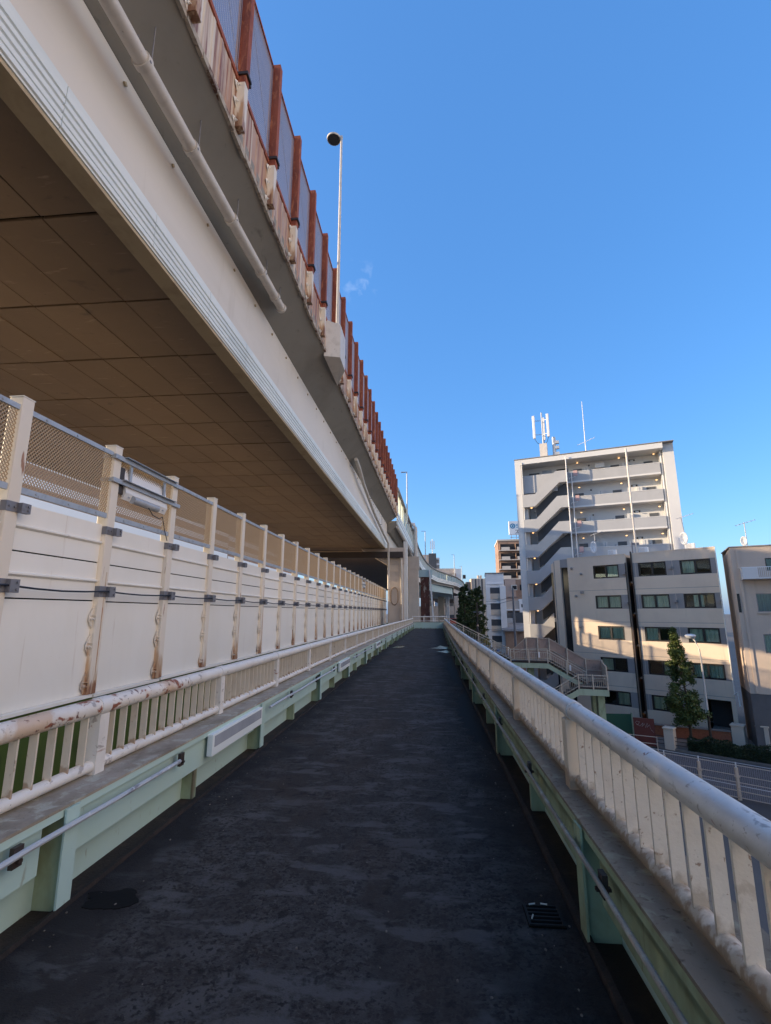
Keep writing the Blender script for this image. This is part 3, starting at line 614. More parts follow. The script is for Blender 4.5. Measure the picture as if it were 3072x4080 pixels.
# drip edge: short cracked grey segments
m = MB(); y = -8; rr = random.Random(3)
while y < 54:
    l = rr.uniform(.3, .8); a = hx(y)
    m.box(-3.875+a-.03, -3.835+a, y, y+l-.03, 11.14+hz(y)+rr.uniform(-.02,.02), 11.30+hz(y)); y += l
m.build('drip_edge', mat('cracked_drip_edge', (.42,.36,.29), .8, layers=[(3,.45,.6,(.12,.06,.04)),(9,.5,.7,(.5,.44,.36))]), hw, world=True)
m = MB()
for i in range(34):
    y = 3.0+i*1.55; m.tube([(-4.93+hx(y), y, 10.14+hz(y)), (-4.90+hx(y), y, 10.14+hz(y))], .045, 4); 
m.build('clip_plates', 'olive', hw, world=True)
# parapet panels and rusty mesh fence on the outer edge
hb = thing('highway_fence', 'rust streaked parapet with rusty posts and mesh along the highway edge', 'highway fence', (-3.86, 0, 11.3))
hz0 = lambda z: z-11.3
hp = MB().box(-.02, .19, -.09, .09, hz0(12.42), hz0(15.62)).build('post', 'rust', hb, bevel=.006)
hpk = []
b = MB().box(-.022, .18, -.095, .095, hz0(11.28), hz0(12.419)); hpk.append(b.build('lower_post', 'postcream', hp, bevel=.006))
b = MB()
for z in (12.33, 11.9, 11.42):
    b.prism([(.02,-.105,hz0(z+.1)),(.02,-.23,hz0(z)),(.02,-.23,hz0(z-.05)),(.02,-.105,hz0(z-.16))], (.012,0,0))
    b.prism([(.02,-.2,hz0(z)),(.02,-.09,hz0(z)),(.09,-.09,hz0(z))], (0,0,.012)); b.tube([(.03,-.15,hz0(z-.05)),(.07,-.15,hz0(z-.05))], .024, 6)
hpk.append(b.build('lug', 'cream', hp))
hpk.append(MB().box(-.03,.235,-.12,.12,hz0(12.60),hz0(12.67)).box(.15,.20,.116,.19,hz0(12.59),hz0(12.68)).build('clamp', 'dbrown', hp))
ppn = MB(); ppn.box(-.03, .0, .11, 1.89, hz0(11.30), hz0(12.50)); 
for q in (.4, .75, 1.1, 1.45): ppn.prism([(0,q,hz0(11.31)),(.018,q+.03,hz0(11.31)),(.018,q+.10,hz0(11.31)),(0,q+.13,hz0(11.31))], (0,0,1.18))
pp = ppn.build('parapet_panel', 'streak', hb)
fmm = MB().box(-.02,.03,.076,1.924,hz0(12.52),hz0(12.64)).box(-.02,.03,.076,1.924,hz0(15.5),hz0(15.56)).box(-.02,.03,.076,.11,hz0(12.64),hz0(15.5)).box(-.02,.03,1.89,1.924,hz0(12.64),hz0(15.5))
mf = fmm.build('mesh_frame', 'rust', hb)
mfk = [MB().box(-.05,-.021,1.84,1.92,hz0(12.6),hz0(15.55)).box(-.05,-.021,.08,1.84,hz0(15.46),hz0(15.55)).build('inner_frame', 'rustorange', mf)]
b = MB()
for i in range(50): z = hz0(12.7)+i*.056; b.bar((-.01,.11,z),(-.01,1.89,z), .0095)
for i in range(24): y = .14+i*.075; b.bar((.008,y,hz0(12.64)),(.008,y,hz0(15.5)), .008)
b.bar((.02,.11,hz0(15.4)),(.02,1.89,hz0(12.7)), .012); 
mfk.append(b.build('mesh', 'wiregrey', mf))
first = True
for i in range(29):
    y = -2.0+2.0*i
    if y > 54: break
    loc = (hx(y), y, hz(y))
    if i == 0: hp.location = loc; pp.location = loc; mf.location = loc
    else:
        q = link_copy(hp, hb, loc)
        for c in hpk: link_copy(c, q)
        if y < 53:
            link_copy(pp, hb, loc)
            q = link_copy(mf, hb, loc)
            for c in mfk: link_copy(c, q)
# lamp bay: the parapet bulges out to carry the lamp post
bay = MB().hexa([(-3.9,16.9,11.32),(-3.32,17.2,11.4),(-3.32,18.3,11.4),(-3.9,19.7,11.45)], [(-3.9,16.9,12.9),(-3.32,17.2,12.8),(-3.32,18.3,12.8),(-3.9,19.7,12.9)])
tag(bay.build('lamp_plinth', 'pipe'), 'pale streaked plinth bulging from the parapet under the tall lamp post', 'plinth')
def lamp_post(x, y, z0, z1, arm, label, m_='white', r=.07, disc=True):
    t = thing('lamp_post', label, 'lamp post', (x, y, z0), 0, 'lamp posts along the highway')
    H = z1-z0
    MB().tube([(0,0,0),(0,0,H)], [r*1.15, r*.8], 12).build('pole', m_, t, smooth=True)
    MB().tube([(0,0,.0),(0,0,.14)], r*2, 12).build('base', m_, t, smooth=True)
    MB().box(-arm, .05, -.05, .05, H-.02, H+.08).build('arm', m_, t)
    if disc:
        b = MB().tube([(-arm-.12,0,H-.06),(-arm-.12,0,H+.0),(-arm-.12,0,H+.1)], [.3,.31,.2], 20); b.build('lamp_head', m_, t, smooth=True)
        MB().tube([(-arm-.12,0,H-.08),(-arm-.12,0,H-.061)], .265, 20).build('lens', 'carglass', t, smooth=True)
    else: MB().box(-arm-.5, -arm, -.13, .13, H-.03, H+.07).build('lamp_head', m_, t, bevel=.02)
lamp_post(-3.5, 17.4, 12.82, 22.1, .22, 'tall white lamp post with a round head, nearest on the highway', 'pipe', .06)
lamp_post(-2.6, 60, 12.5, 19.2, .25, 'slim lamp post beyond the end of the rusty fence, second from the camera', 'galv', .08, False)
lamp_post(-.75, 115, 11.5, 20.6, .4, 'lamp post standing where the far highway starts to bend', 'galv', .11, False)
lamp_post(9.3, 180, 12, 22.4, .5, 'lamp post above the curved screens before the flat white building', 'galv', .13, False)
lamp_post(13.9, 210, 10, 20.9, .5, 'lamp post on the far highway with a dark box on it', 'galv', .14, False)
tag(MB().box(14.3, 15.5, 209.4, 210, 15.6, 17.2).build('road_sign', 'dbrown'), 'dark box-shaped sign hung on the far lamp post', 'sign')
lamp_post(31.5, 150, 8, 21.5, .6, 'thin lamp post over the roof of the narrow white building', 'galv', .12, False)
# drain pipes
def pipe(name, pts, r, label, m_='pipe', flanges=(), hang=()):
    t = thing(name, label, 'drain pipe', pts[0])
    MB().tube(pts, r, 14).build('tube', m_, t, smooth=True, world=True)
    for a, b in flanges: MB().tube([a, b], r*1.22, 14).build('collar', m_, t, smooth=True, world=True)
    for p in hang:
        MB().tube([p, (p[0], p[1], p[2]+.55)], .011, 6).tube([(p[0]+.24, p[1]+.05, p[2]-.02), (p[0]+.24, p[1]+.05, p[2]+.75)], .011, 6).box(p[0]-.03, p[0]+.27, p[1]-.02, p[1]+.02, p[2]-.05, p[2]-.02).build('hanger', 'dgalv', t, world=True)
    return t
pz = lambda y: 9.72+.083*y
pp_ = [(-4.4, y, pz(y)) for y in (1.5, 4, 7, 10, 13.1)]
pipe('drain_pipe', pp_, .125, 'large cream drain pipe slung under the highway overhang', flanges=[((-4.4,y,pz(y)),(-4.4,y+.12,pz(y+.12))) for y in (5.7, 7.3, 9.2, 11.2, 12.4)]+[((-4.4,13.02,pz(13.02)),(-4.4,13.12,pz(13.12)))],
     hang=[(-4.52, y, pz(y)) for y in (3.9, 5.75, 7.35, 9.25, 11.3, 12.5)])
pipe('drain_pipe', [(-4.45,29,11.05),(-4.45,30.5,10.9),(-4.5,33,10.5),(-4.55,40,9.9),(-4.45,48,9.3),(-4.3,51.6,8.9),(-4.3,51.9,8.5),(-4.3,51.9,4)], .12, 'cream drain pipe running down to the first bridge pier', hang=[(-4.5,36,10.2),(-4.5,44,9.6)])
pipe('drain_pipe', [(-2.95,52.15,7.5),(-2.9,52.15,4),(-2.9,52.15,-8.9)], .11, 'vertical drain pipe down the face of the first bridge pier', flanges=[((-2.95,52.15,7.2),(-2.95,52.15,7.6))])

# ------------------------------------------------------------------ piers
def pier(x0, x1, y0, y1, ztop, label, m_='pier', capx=None, extra=None):
    t = thing('bridge_pier', label, 'bridge pier', ((x0+x1)/2, y0, G), 0, 'piers under the highway')
    MB().box(x0, x1, y0, y1, G, ztop).build('column', m_, t, world=True, bevel=.12)
    if capx: MB().hexa([(x0-.1,y0-.05,ztop-.9),(x1+.1,y0-.05,ztop-.9),(x1+.1,y1+.05,ztop-.9),(x0-.1,y1+.05,ztop-.9)], [(capx[0],y0-.05,ztop+.9),(capx[1],y0-.05,ztop+.9),(capx[1],y1+.05,ztop+.9),(capx[0],y1+.05,ztop+.9)]).build('bracket', m_, t, world=True)
    return t
p1 = pier(-4.42, -2.72, 52.5, 55.3, 7.6, 'broad cream concrete pier with an oval hatch at the end of the noise barrier', 'pier', (-7.5, -2.6))
MB().box(-2.70, -2.36, 52.6, 54.5, G, 9.2).build('edge_plate', 'cream', p1, world=True)
m = MB(); o_ = [( -3.72+.38*cos(a), 52.47, 3.3+(.62*sin(a)+(.3 if sin(a) > 0 else -.3))) for a in [2*pi*i/28 for i in range(29)]]
m.tube(o_, .05, 6); m.build('hatch_ring', mat('rusty_ring', (.30,.22,.15), .8, layers=[(9,.45,.65,(.16,.10,.07))]), p1, world=True)
MB().box(-4.3,-3.3,52.44,52.498,5.9,6.6).build('repair_patch', 'conc', p1, world=True)
pb = MB().box(-15,-2.75,51.9,52.3,7.35,8.0)
tag(pb.build('cross_beam', 'dbrown'), 'dark steel cross beam spanning under the deck at the first pier', 'beam')
pier(-3.05, -1.5, 70, 73, 8.6, 'second cream pier standing behind the broad first one', 'pier', (-8, -1.4))
t = pier(-1.45, .05, 82, 84, 7.4, 'rust red steel pier between the cream piers and the open span', 'rustpier')
MB().box(-1.7,.5,81.9,84,7.41,8.6).build('head', 'ice', t, world=True)
MB().bar((.1,81.8,8.6),(.75,81.8,-2), .25).build('strut', 'whitewall', t, world=True)
pier(1.9, 3.3, 110, 112, 6.4, 'grey pier in the open span under the curving highway', 'conc')
pier(3.5, 4.3, 108, 109, 6.4, 'slim pale column beside the grey pier in the open span', 'whitewall')
pier(6.4, 7.6, 130, 132, 5.8, 'cream pier just before the dark trees', 'pier')
# ------------------------------------------------------------------ highway bending away to the right
CT = [(-3.5,54.6,15.9,1),(-2.65,66,14.3,.85),(-2.28,75,13.75,.76),(-1.9,88,13.3,.70),(-1.4,100,13.15,.68),(-.55,114,13.2,.70),(.7,128,13.4,.74),(2.5,142,13.65,.78),(5.6,155,13.7,.76),(9.3,168,13.5,.72),(12.5,184,13.0,.70),(15,205,12,.68),(19,240,10.9,.66),(28,300,10.2,.66),(45,375,9.6,.66),(82,470,9.2,.66)]
CP = [(x, y, zt-4.42*k) for x, y, zt, k in CT]; CK = [c[3] for c in CT]
def cframes():
    out = []
    for i, (x, y, z) in enumerate(CP):
        a = CP[max(0,i-1)]; b = CP[min(len(CP)-1,i+1)]; d = Vector((b[0]-a[0], b[1]-a[1], 0)).normalized(); n = Vector((-d.y, d.x, 0))
        out.append((lambda x, y, z, n, k: (lambda u, h: (x+n.x*u, y+n.y*u, z+h*k)))(x, y, z, n, CK[i]))
    return out
cf = cframes()
cv = thing('curved_highway', 'far highway curving right with clear noise screens and a grey rounded top', 'elevated highway', (0, 100, 9))
MB().sweep([(15,-.6),(.9,-.9),(0.1,-.05),(0.1,.4),(15,.4)], cf).build('deck', 'concrete_deck', cv, world=True)
MB().sweep([(1.2,-2.9),(1.5,-2.9),(1.5,-.9),(1.2,-.9)], cf).build('girder', 'girder', cv, world=True)
MB().sweep([(1.21,-2.95),(1.48,-2.95),(15,-3.0),(15,-2.9)], cf).build('soffit', 'soffit', cv, world=True)
m = MB()
for a, b in ((-.02,.5),(.56,1.0),(1.05,1.5)): m.sweep([(.02,a),(-.05,a+.03),(-.05,b-.03),(.02,b),(.1,b),(.1,a)], cf)
m.build('fascia', 'fascia', cv, world=True)
m = MB(); m.sweep([(-.06,.48),(.04,.48),(.04,.58),(-.06,.58)], cf); m.sweep([(-.03,1.0),(.04,1.0),(.04,1.06),(-.03,1.06)], cf); m.build('trim', 'dgalv', cv, world=True)
MB().sweep([(.06,1.5),(.10,1.5),(.10,3.9),(.06,3.9)], cf).build('clear_screen', 'clear', cv, world=True)
tb = MB(); rr = [(.08+.32*cos(2*pi*i/12), 4.1+.32*sin(2*pi*i/12)) for i in range(12)]; tb.sweep(rr, cf); tb.build('rounded_top', 'tubegrey', cv, world=True, smooth=True)
pm = None
def along(s):
    for a, b in zip(CP, CP[1:]):
        l = sqrt((b[0]-a[0])**2+(b[1]-a[1])**2)
        if s <= l: f = s/l; i = CP.index(a); return [a[k]+(b[k]-a[k])*f for k in range(3)], atan2(b[1]-a[1], b[0]-a[0]), CK[i]+(CK[i+1]-CK[i])*f
        s -= l
    return None
s = .3; n = 0
while n < 78:
    q = along(s)
    if not q: break
    (x, y, z), an, kz = q
    if pm is None: pm = MB().box(-.1,.1,-.06,.12,1.5,4.0).build('screen_post', 'cream', cv)
    o = pm if n == 0 else link_copy(pm, cv)
    o.location = Vector((x, y, z))-cv.location; o.rotation_euler = (0,0,an); o.scale = (1,1,kz); n += 1; s += 2.4
m = MB().tube([(-3.55,54.8,11.2),(-2.75,66,10.3),(-2.55,70,10.1)], .16, 12).tube([(-2.5,71,9.9),(-1.95,88,9.6)], .14, 12)
m.build('gutter', 'pipe', cv, smooth=True, world=True)
dc = thing('vent_duct', 'fat cream duct bending down over the screens of the curving highway', 'duct', (-2.5, 74, 9))
MB().tube([(-3.0,72,14.2),(-2.6,72,14.6),(-2.15,72,14.55),(-1.93,72,14.0),(-1.93,72,13),(-1.93,72,8.9)], .30, 14).build('pipe', 'pipe', dc, smooth=True, world=True)
MB().box(-3.0,-1.7,71.5,72.5,8.75,8.9).build('bracket', 'dgalv', dc, world=True)
for zq in (12.4, 13.4): MB().tube([(-1.93,72,zq),(-1.93,72,zq+.12)], .34, 14).build('collar', 'pipe', dc, smooth=True, world=True)
bgd = thing('box_girder', 'pale turquoise box girder under the curving highway', 'box girder', (3, 95, 5))
MB().hexa([(-.12,88,5.35),(4.25,92,4.9),(6,128,4.9),(-8,122,5.35)], [(-.12,88,6.75),(4.25,92,6.0),(6,128,6.0),(-8,122,6.75)]).build('box', 'ice', bgd, world=True)
MB().hexa([(-.4,87.6,6.78),(4.5,91.6,6.03),(6.2,128.4,6.03),(-8,122.4,6.78)], [(-.4,87.6,7.0),(4.5,91.6,6.25),(6.2,128.4,6.25),(-8,122.4,7.0)]).build('top_plate', 'concrete_deck', bgd, world=True)
# things seen in the opening under it
sw = thing('wayside_wall', 'sunlit cream wall with a dark doorway seen under the far highway', 'wall', (6,150,G))
MB().box(-6,14,150,150.6,G,3.4).build('wall', 'pier', sw, world=True)
MB().box(4.6,7.6,149.93,149.99,G,.9).build('doorway', 'charcoal', sw, world=True)
for q in (3.4, 8.4): MB().box(q,q+.25,149.7,149.94,G,2.2).build('post', 'cream', sw, world=True)
car = thing('parked_car', 'red car seen beneath the far highway beside the dark trees', 'car', (5.6, 118, -1.2), radians(15))
up = MB().box(-1.9,1.9,-.8,.8,-7.7,-1.0); up.build('ramp_block', 'concrete_deck', car) if False else None
MB().prism([(-2.1,-.8,.25),(2.1,-.8,.25),(2.1,-.8,.75),(1.3,-.8,.9),(.7,-.8,1.4),(-1.0,-.8,1.45),(-1.7,-.8,.95),(-2.1,-.8,.85)], (0,1.6,0)).build('body', 'redcar', car, bevel=.06)
MB().prism([(.6,-.82,.92),(.55,-.82,1.32),(-.9,-.82,1.36),(-1.4,-.82,.95)], (0,1.64,0)).build('window', 'carglass', car)
for x in (-1.3, 1.3):
    for y in (-.78, .6): MB().tube([(x,y,.3),(x,y+.18,.3)], .3, 16).build('wheel', 'rubber', car)
rp = thing('ramp_deck', 'low road ramp deck passing beneath the far highway', 'road ramp', (3,118,-1.3))
MB().box(-8,9,112,124,-1.9,-1.22).build('deck', 'concrete_deck', rp, world=True)
for x in (-6, 1, 8): MB().box(x-.5,x+.5,117,119,G,-1.92).build('column', 'pier', rp, world=True)

# ------------------------------------------------------------------ footbridge stairs
ss = thing('footbridge_stairs', 'rusty green staircase with cream railings going down to the street', 'staircase', (8, 47, G))
SDIR = Vector((.97, -.243, 0)).normalized(); SPERP = Vector((-SDIR.y, SDIR.x, 0)); S0 = Vector((1.5, 49.5, 0))
def sp(u, n, z): p = S0+SDIR*u+SPERP*n; return Vector((p.x, p.y, z))
prof = [(0,0),(.35,0),(6.14,-2.8),(9.43,-2.8),(12.6,-4.6),(14.1,-4.6)]
WD = 1.9
def gird(n, dz0=-.17, dz1=-.60, nm='girder'):
    m = MB()
    for (u0,z0),(u1,z1) in zip(prof, prof[1:]):
        m.hexa([sp(u0,n,z0+dz1),sp(u1,n,z1+dz1),sp(u1,n+.06,z1+dz1),sp(u0,n+.06,z0+dz1)], [sp(u0,n,z0+dz0),sp(u1,n,z1+dz0),sp(u1,n+.06,z1+dz0),sp(u0,n+.06,z0+dz0)])
    m.build(nm, 'stairgreen', ss, world=True)
gird(-.03); gird(WD)
m = MB()
for (u0,z0),(u1,z1) in zip(prof, prof[1:]):
    ns = max(1, int(round(abs(z1-z0)/.17)))
    for i in range(ns):
        a = u0+(u1-u0)*i/ns; b = u0+(u1-u0)*(i+1)/ns; z = z0+(z1-z0)*i/ns if ns > 1 else z0
        m.hexa([sp(a,0.04,z-.16),sp(b,.04,z-.16),sp(b,WD-.01,z-.16),sp(a,WD-.01,z-.16)], [sp(a,0.04,z),sp(b,.04,z),sp(b,WD-.01,z),sp(a,WD-.01,z)])
m.build('flight', 'dbrown', ss, world=True)
def srail(prof_, n, step=.16, posts=1.5, mat_='stairpaint', fn=sp):
    m = MB()
    for (u0,z0),(u1,z1) in zip(prof_, prof_[1:]):
        m.bar(fn(u0,n,z0+1.02), fn(u1,n,z1+1.02), .08); m.bar(fn(u0,n,z0+.12), fn(u1,n,z1+.12), .05); m.bar(fn(u0,n,z0+.80), fn(u1,n,z1+.80), .04)
    m.build('handrail', mat_, ss, world=True)
    for (u0,z0),(u1,z1) in zip(prof_, prof_[1:]):
        L_ = u1-u0; k = max(1, round(L_/posts))
        for i in range(0 if (u0,z0) == prof_[0] else 1, k+1):
            f = i/k; p = fn(u0+L_*f, n, z0+(z1-z0)*f); MB().box(p.x-.05,p.x+.05,p.y-.05,p.y+.05,p.z-.15,p.z+1.07).build('post', mat_, ss, world=True)
    m = MB()
    for (u0,z0),(u1,z1) in zip(prof_, prof_[1:]):
        k = int((u1-u0)/step)
        for i in range(1, k):
            f = i/k; p = fn(u0+(u1-u0)*f, n, z0+(z1-z0)*f); m.box(p.x-.012,p.x+.012,p.y-.012,p.y+.012,p.z+.12,p.z+.8)
    tag(m.build('balusters', mat_, ss, world=True), kind='stuff')
srail(prof[:5], 0.02)
# tall screen on the far side
m = MB(); fr_ = MB()
scr = [(6.3,-2.8,1.0),(7.5,-2.8,2.05),(9.6,-2.8,2.0),(12.7,-4.6,2.0),(14.1,-4.6,1.95)]
for (u0,z0,h0),(u1,z1,h1) in zip(scr, scr[1:]):
    m.hexa([sp(u0,WD+.10,z0+.02),sp(u1,WD+.10,z1+.02),sp(u1,WD+.13,z1+.02),sp(u0,WD+.13,z0+.02)], [sp(u0,WD+.10,z0+h0),sp(u1,WD+.10,z1+h1),sp(u1,WD+.13,z1+h1),sp(u0,WD+.13,z0+h0)])
    k = max(1, round((u1-u0)/1.35))
    for i in range(0 if u0 == scr[0][0] else 1, k+1):
        f = i/k; p = sp(u0+(u1-u0)*f, WD+.04, z0+(z1-z0)*f); fr_.box(p.x-.05,p.x+.05,p.y-.045,p.y+.045,p.z-.1,p.z+h0+(h1-h0)*f)
    for hh in (.06, .5, .97):
        fr_.bar(sp(u0,WD+.06,z0+h0*hh), sp(u1,WD+.06,z1+h1*hh), .05)
m.build('screen_panel', 'screen', ss, world=True); fr_.build('screen_frame', 'stairpaint', ss, world=True)
# lower landing, its end screen, return flight toward the left
def sp2(u, n, z): p = S0+SDIR*u+SPERP*n; return Vector((p.x, p.y, z))
zl = -4.6
m = MB().hexa([sp(11.85,-2.3,zl-.16),sp(14.1,-2.3,zl-.16),sp(14.1,-.05,zl-.16),sp(11.85,-.05,zl-.16)], [sp(11.85,-2.3,zl),sp(14.1,-2.3,zl),sp(14.1,-.05,zl),sp(11.85,-.05,zl)]); m.build('landing', 'dbrown', ss, world=True)
m = MB()
m.hexa([sp(14.1,-2.36,zl-.60),sp(14.16,-2.36,zl-.60),sp(14.16,WD+.1,zl-.60),sp(14.1,WD+.1,zl-.60)], [sp(14.1,-2.36,zl-.1),sp(14.16,-2.36,zl-.1),sp(14.16,WD+.1,zl-.1),sp(14.1,WD+.1,zl-.1)])
rprof = [(4.95,-8.9+.1),(11.85,zl),(14.1,zl)]
for (u0,z0),(u1,z1) in zip(rprof, rprof[1:]):
    m.hexa([sp(u0,-2.36,z0-.60),sp(u1,-2.36,z1-.60),sp(u1,-2.31,z1-.60),sp(u0,-2.31,z0-.60)], [sp(u0,-2.36,z0-.1),sp(u1,-2.36,z1-.1),sp(u1,-2.31,z1-.1),sp(u0,-2.31,z0-.1)])
m.build('girder', 'stairgreen', ss, world=True)
m = MB(); ns = 20
for i in range(ns):
    a = 11.85-6.9*(i)/ns; b = 11.85-6.9*(i+1)/ns; z = zl-.02-4.2*i/ns
    m.hexa([sp(b,-2.3,z-.16),sp(a,-2.3,z-.16),sp(a,-.4,z-.16),sp(b,-.4,z-.16)], [sp(b,-2.3,z),sp(a,-2.3,z),sp(a,-.4,z),sp(b,-.4,z)])
m.build('flight', 'dbrown', ss, world=True)
srail(rprof, -2.33)
m = MB(); fr_ = MB()
m.hexa([sp(14.12,-2.3,zl),sp(14.15,-2.3,zl),sp(14.15,WD,zl),sp(14.12,WD,zl)], [sp(14.12,-2.3,zl+1.75),sp(14.15,-2.3,zl+1.75),sp(14.15,WD,zl+1.75),sp(14.12,WD,zl+1.75)])
for i in range(7): p = sp(14.07,-2.32+4.2*i/6,zl); fr_.box(p.x-.04,p.x+.04,p.y-.04,p.y+.04,p.z-.05,p.z+1.8)
for h in (.08,.5,.95,1.4,1.76): fr_.bar(sp(14.06,-2.32,zl+h), sp(14.06,WD,zl+h), .05)
m.build('screen_panel', 'screen', ss, world=True); fr_.build('screen_frame', 'stairpaint', ss, world=True)
for u, n, z in ((7.8, .95, -3.3), (13.5, -1.2, -5.1), (13.2, .95, -5.1)):
    p = sp(u, n, 0); MB().box(p.x-.28,p.x+.28,p.y-.28,p.y+.28,G,z).build('column', 'greend', ss, world=True)
m = MB()
for u, z in ((8.7,-2.8),(11.3,-3.86)): p = sp(u,-.05,z); m.box(p.x-.07,p.x+.07,p.y-.03,p.y+.02,p.z+.35,p.z+.85)
m.build('notice_plates', 'white', ss, world=True)

# person coming down the first flight
def person():
    me = bpy.data.meshes.new('person'); J = [(0,0,.95,.14,.10),(0,0,1.15,.13,.10),(0,0,1.36,.17,.10),(0,0,1.46,.06,.06),(0,0,1.52,.055,.055),
      (.19,0,1.38,.06,.06),(.24,.02,1.12,.05,.05),(.22,-.12,.9,.035,.035),(-.19,0,1.38,.06,.06),(-.24,.02,1.12,.05,.05),(-.22,-.1,.88,.035,.035),
      (.09,0,.85,.095,.095),(.10,-.06,.48,.065,.065),(.10,.02,.08,.045,.045),(.10,-.14,.04,.04,.03),(-.09,0,.85,.095,.095),(-.10,.02,.48,.065,.065),(-.10,.10,.10,.045,.045),(-.10,-.04,.06,.04,.03)]
    E_ = [(0,1),(1,2),(2,3),(3,4),(2,5),(5,6),(6,7),(2,8),(8,9),(9,10),(0,11),(11,12),(12,13),(13,14),(0,15),(15,16),(16,17),(17,18)]
    me.from_pydata([j[:3] for j in J], E_, []); o = bpy.data.objects.new('person', me); COL.objects.link(o)
    md = o.modifiers.new('skin', 'SKIN'); sv = me.skin_vertices[0].data
    for i, j in enumerate(J): sv[i].radius = j[3:]
    sv[0].use_root = True
    o.modifiers.new('sub', 'SUBSURF').levels = 2; me.materials.append(M['jacket']); return o
pe = person(); pe.location = sp(3.0, 1.0, -1.29); pe.rotation_euler = (0,0,radians(70))
tag(pe, 'person in dark clothes and pale face mask walking down the footbridge stairs', 'person')
h = MB().ell((0,-.01,1.64),.085,.10,.125,14,10); h.ell((0,-.11,1.63),.016,.025,.025); h.ell((.088,0,1.64),.012,.025,.035); h.ell((-.088,0,1.64),.012,.025,.035)
h.build('head', 'skin', pe, smooth=True)
MB().ell((0,.022,1.68),.098,.105,.115,14,10).build('hair', 'hair', pe, smooth=True)
MB().ell((0,-.06,1.59),.065,.06,.05,12,8).build('face_mask', 'facemask', pe, smooth=True)
for s_ in (-1,1):
    b = MB().ell((s_*.22,-.125,.84),.022,.035,.05,8,6)
    for k in range(4): b.tube([(s_*.22+(k-1.5)*.012,-.13,.81),(s_*.22+(k-1.5)*.012,-.145,.77-.008*(k in (1,2))),(s_*.22+(k-1.5)*.011,-.14,.74)], .0075, 6)
    b.tube([(s_*.2,-.15,.85),(s_*.19,-.17,.81)], .009, 6); b.build('hand', 'skin', pe, smooth=True)

# ------------------------------------------------------------------ building helpers
def wall_holes(mb, x0, x1, z0, z1, holes, y=0, depth=.25):
    xs = sorted({x0, x1, *[h[0] for h in holes], *[h[1] for h in holes]}); zs = sorted({z0, z1, *[h[2] for h in holes], *[h[3] for h in holes]})
    for a, b in zip(xs, xs[1:]):
        for c, d in zip(zs, zs[1:]):
            if any(h[0] <= (a+b)/2 <= h[1] and h[2] <= (c+d)/2 <= h[3] for h in holes): continue
            mb.add([(a,y,c),(b,y,c),(b,y,d),(a,y,d)], [(0,1,2,3)])
    for a, b, c, d in holes:
        Y = y+depth; mb.add([(a,y,c),(b,y,c),(b,y,d),(a,y,d),(a,Y,c),(b,Y,c),(b,Y,d),(a,Y,d)], [(0,1,5,4),(1,2,6,5),(2,3,7,6),(3,0,4,7)])
def window(par, x0, x1, z0, z1, y, fm='blackframe', cur='none', fw=.07, curm='curtain'):
    m = MB(); d0, d1 = y-.07, y+.05
    m.box(x0,x1,d0,d1,z0,z0+fw).box(x0,x1,d0,d1,z1-fw,z1).box(x0,x0+fw,d0,d1,z0+fw,z1-fw).box(x1-fw,x1,d0,d1,z0+fw,z1-fw)
    xm = (x0+x1)/2; m.box(xm-fw*.6,xm+fw*.6,d0-.002,d1,z0+fw,z1-fw)
    w = m.build('window', fm, par)
    MB().box(x0+fw,x1-fw,y+.018,y+.026,z0+fw,z1-fw).build('pane', 'glass', w)
    MB().box(x0-.02,x1+.02,y+.55,y+.57,z0-.02,z1+.02).build('room', 'interior', w)
    segs = {'none': [], 'l': [(x0+fw,xm)], 'r': [(xm,x1-fw)], 'both': [(x0+fw,x1-fw)], 'mid': [(x0+(x1-x0)*.3,x0+(x1-x0)*.62)], 'top': []}[cur]
    for a, b in segs:
        n = max(6, int((b-a)/.05)); vs = []; fs = []
        for i in range(n+1):
            xx = a+(b-a)*i/n; yy = y+.11+.03*sin(i*1.7)+.012*sin(i*.63); vs += [(xx,yy,z0+fw),(xx,yy,z1-fw)]
        for i in range(n): fs.append((2*i,2*i+2,2*i+3,2*i+1))
        MB().add(vs, fs).build('curtain', curm, w)
    return w
# ------------------------------------------------------------------ concrete apartment
K = 1.45
def zz(z): return EYE+(z-EYE)*K
cb = thing('concrete_apartment', 'five storey bare concrete apartment block with black window frames', 'apartment building', (C1.x, C1.y, 0), radians(-40))
Z = lambda z: zz(z)
rows = [(3.93,4.84),(1.85,2.75),(-.22,.69),(-2.28,-1.38),(-4.42,-3.5)]
colx = [(-1.98,-.31),(-4.45,-2.77),(-7.45,-5.70)]
DP = 8.0
RT = Z(5.46)
# right block
x0, x1 = -4.86*K, 0
holes = []
for ri, (a, b) in enumerate(rows):
    for ci in (0, 1):
        if ri == 4 and ci == 0: continue
        cx = colx[ci]; holes.append((cx[0]*K, cx[1]*K, Z(a), Z(b)))
door = (-1.42*K, -.22*K, Z(-5.15), Z(-3.4)); holes.append(door)
m = MB(); wall_holes(m, x0, x1, G, RT, holes, 0, .22)
m.add([(x0,0,G),(x0,DP,G),(x0,DP,RT),(x0,0,RT)], [(0,1,2,3)]); m.add([(x1,0,G),(x1-1.9,DP,G),(x1-1.9,DP,RT),(x1,0,RT)], [(0,1,2,3)])
m.add([(x0,DP,G),(x1-1.9,DP,G),(x1-1.9,DP,RT),(x0,DP,RT)], [(0,1,2,3)]); m.add([(x0,0,RT),(x1,0,RT),(x1-1.9,DP,RT),(x0,DP,RT)], [(0,1,2,3)])
m.build('wall', 'conc', cb)
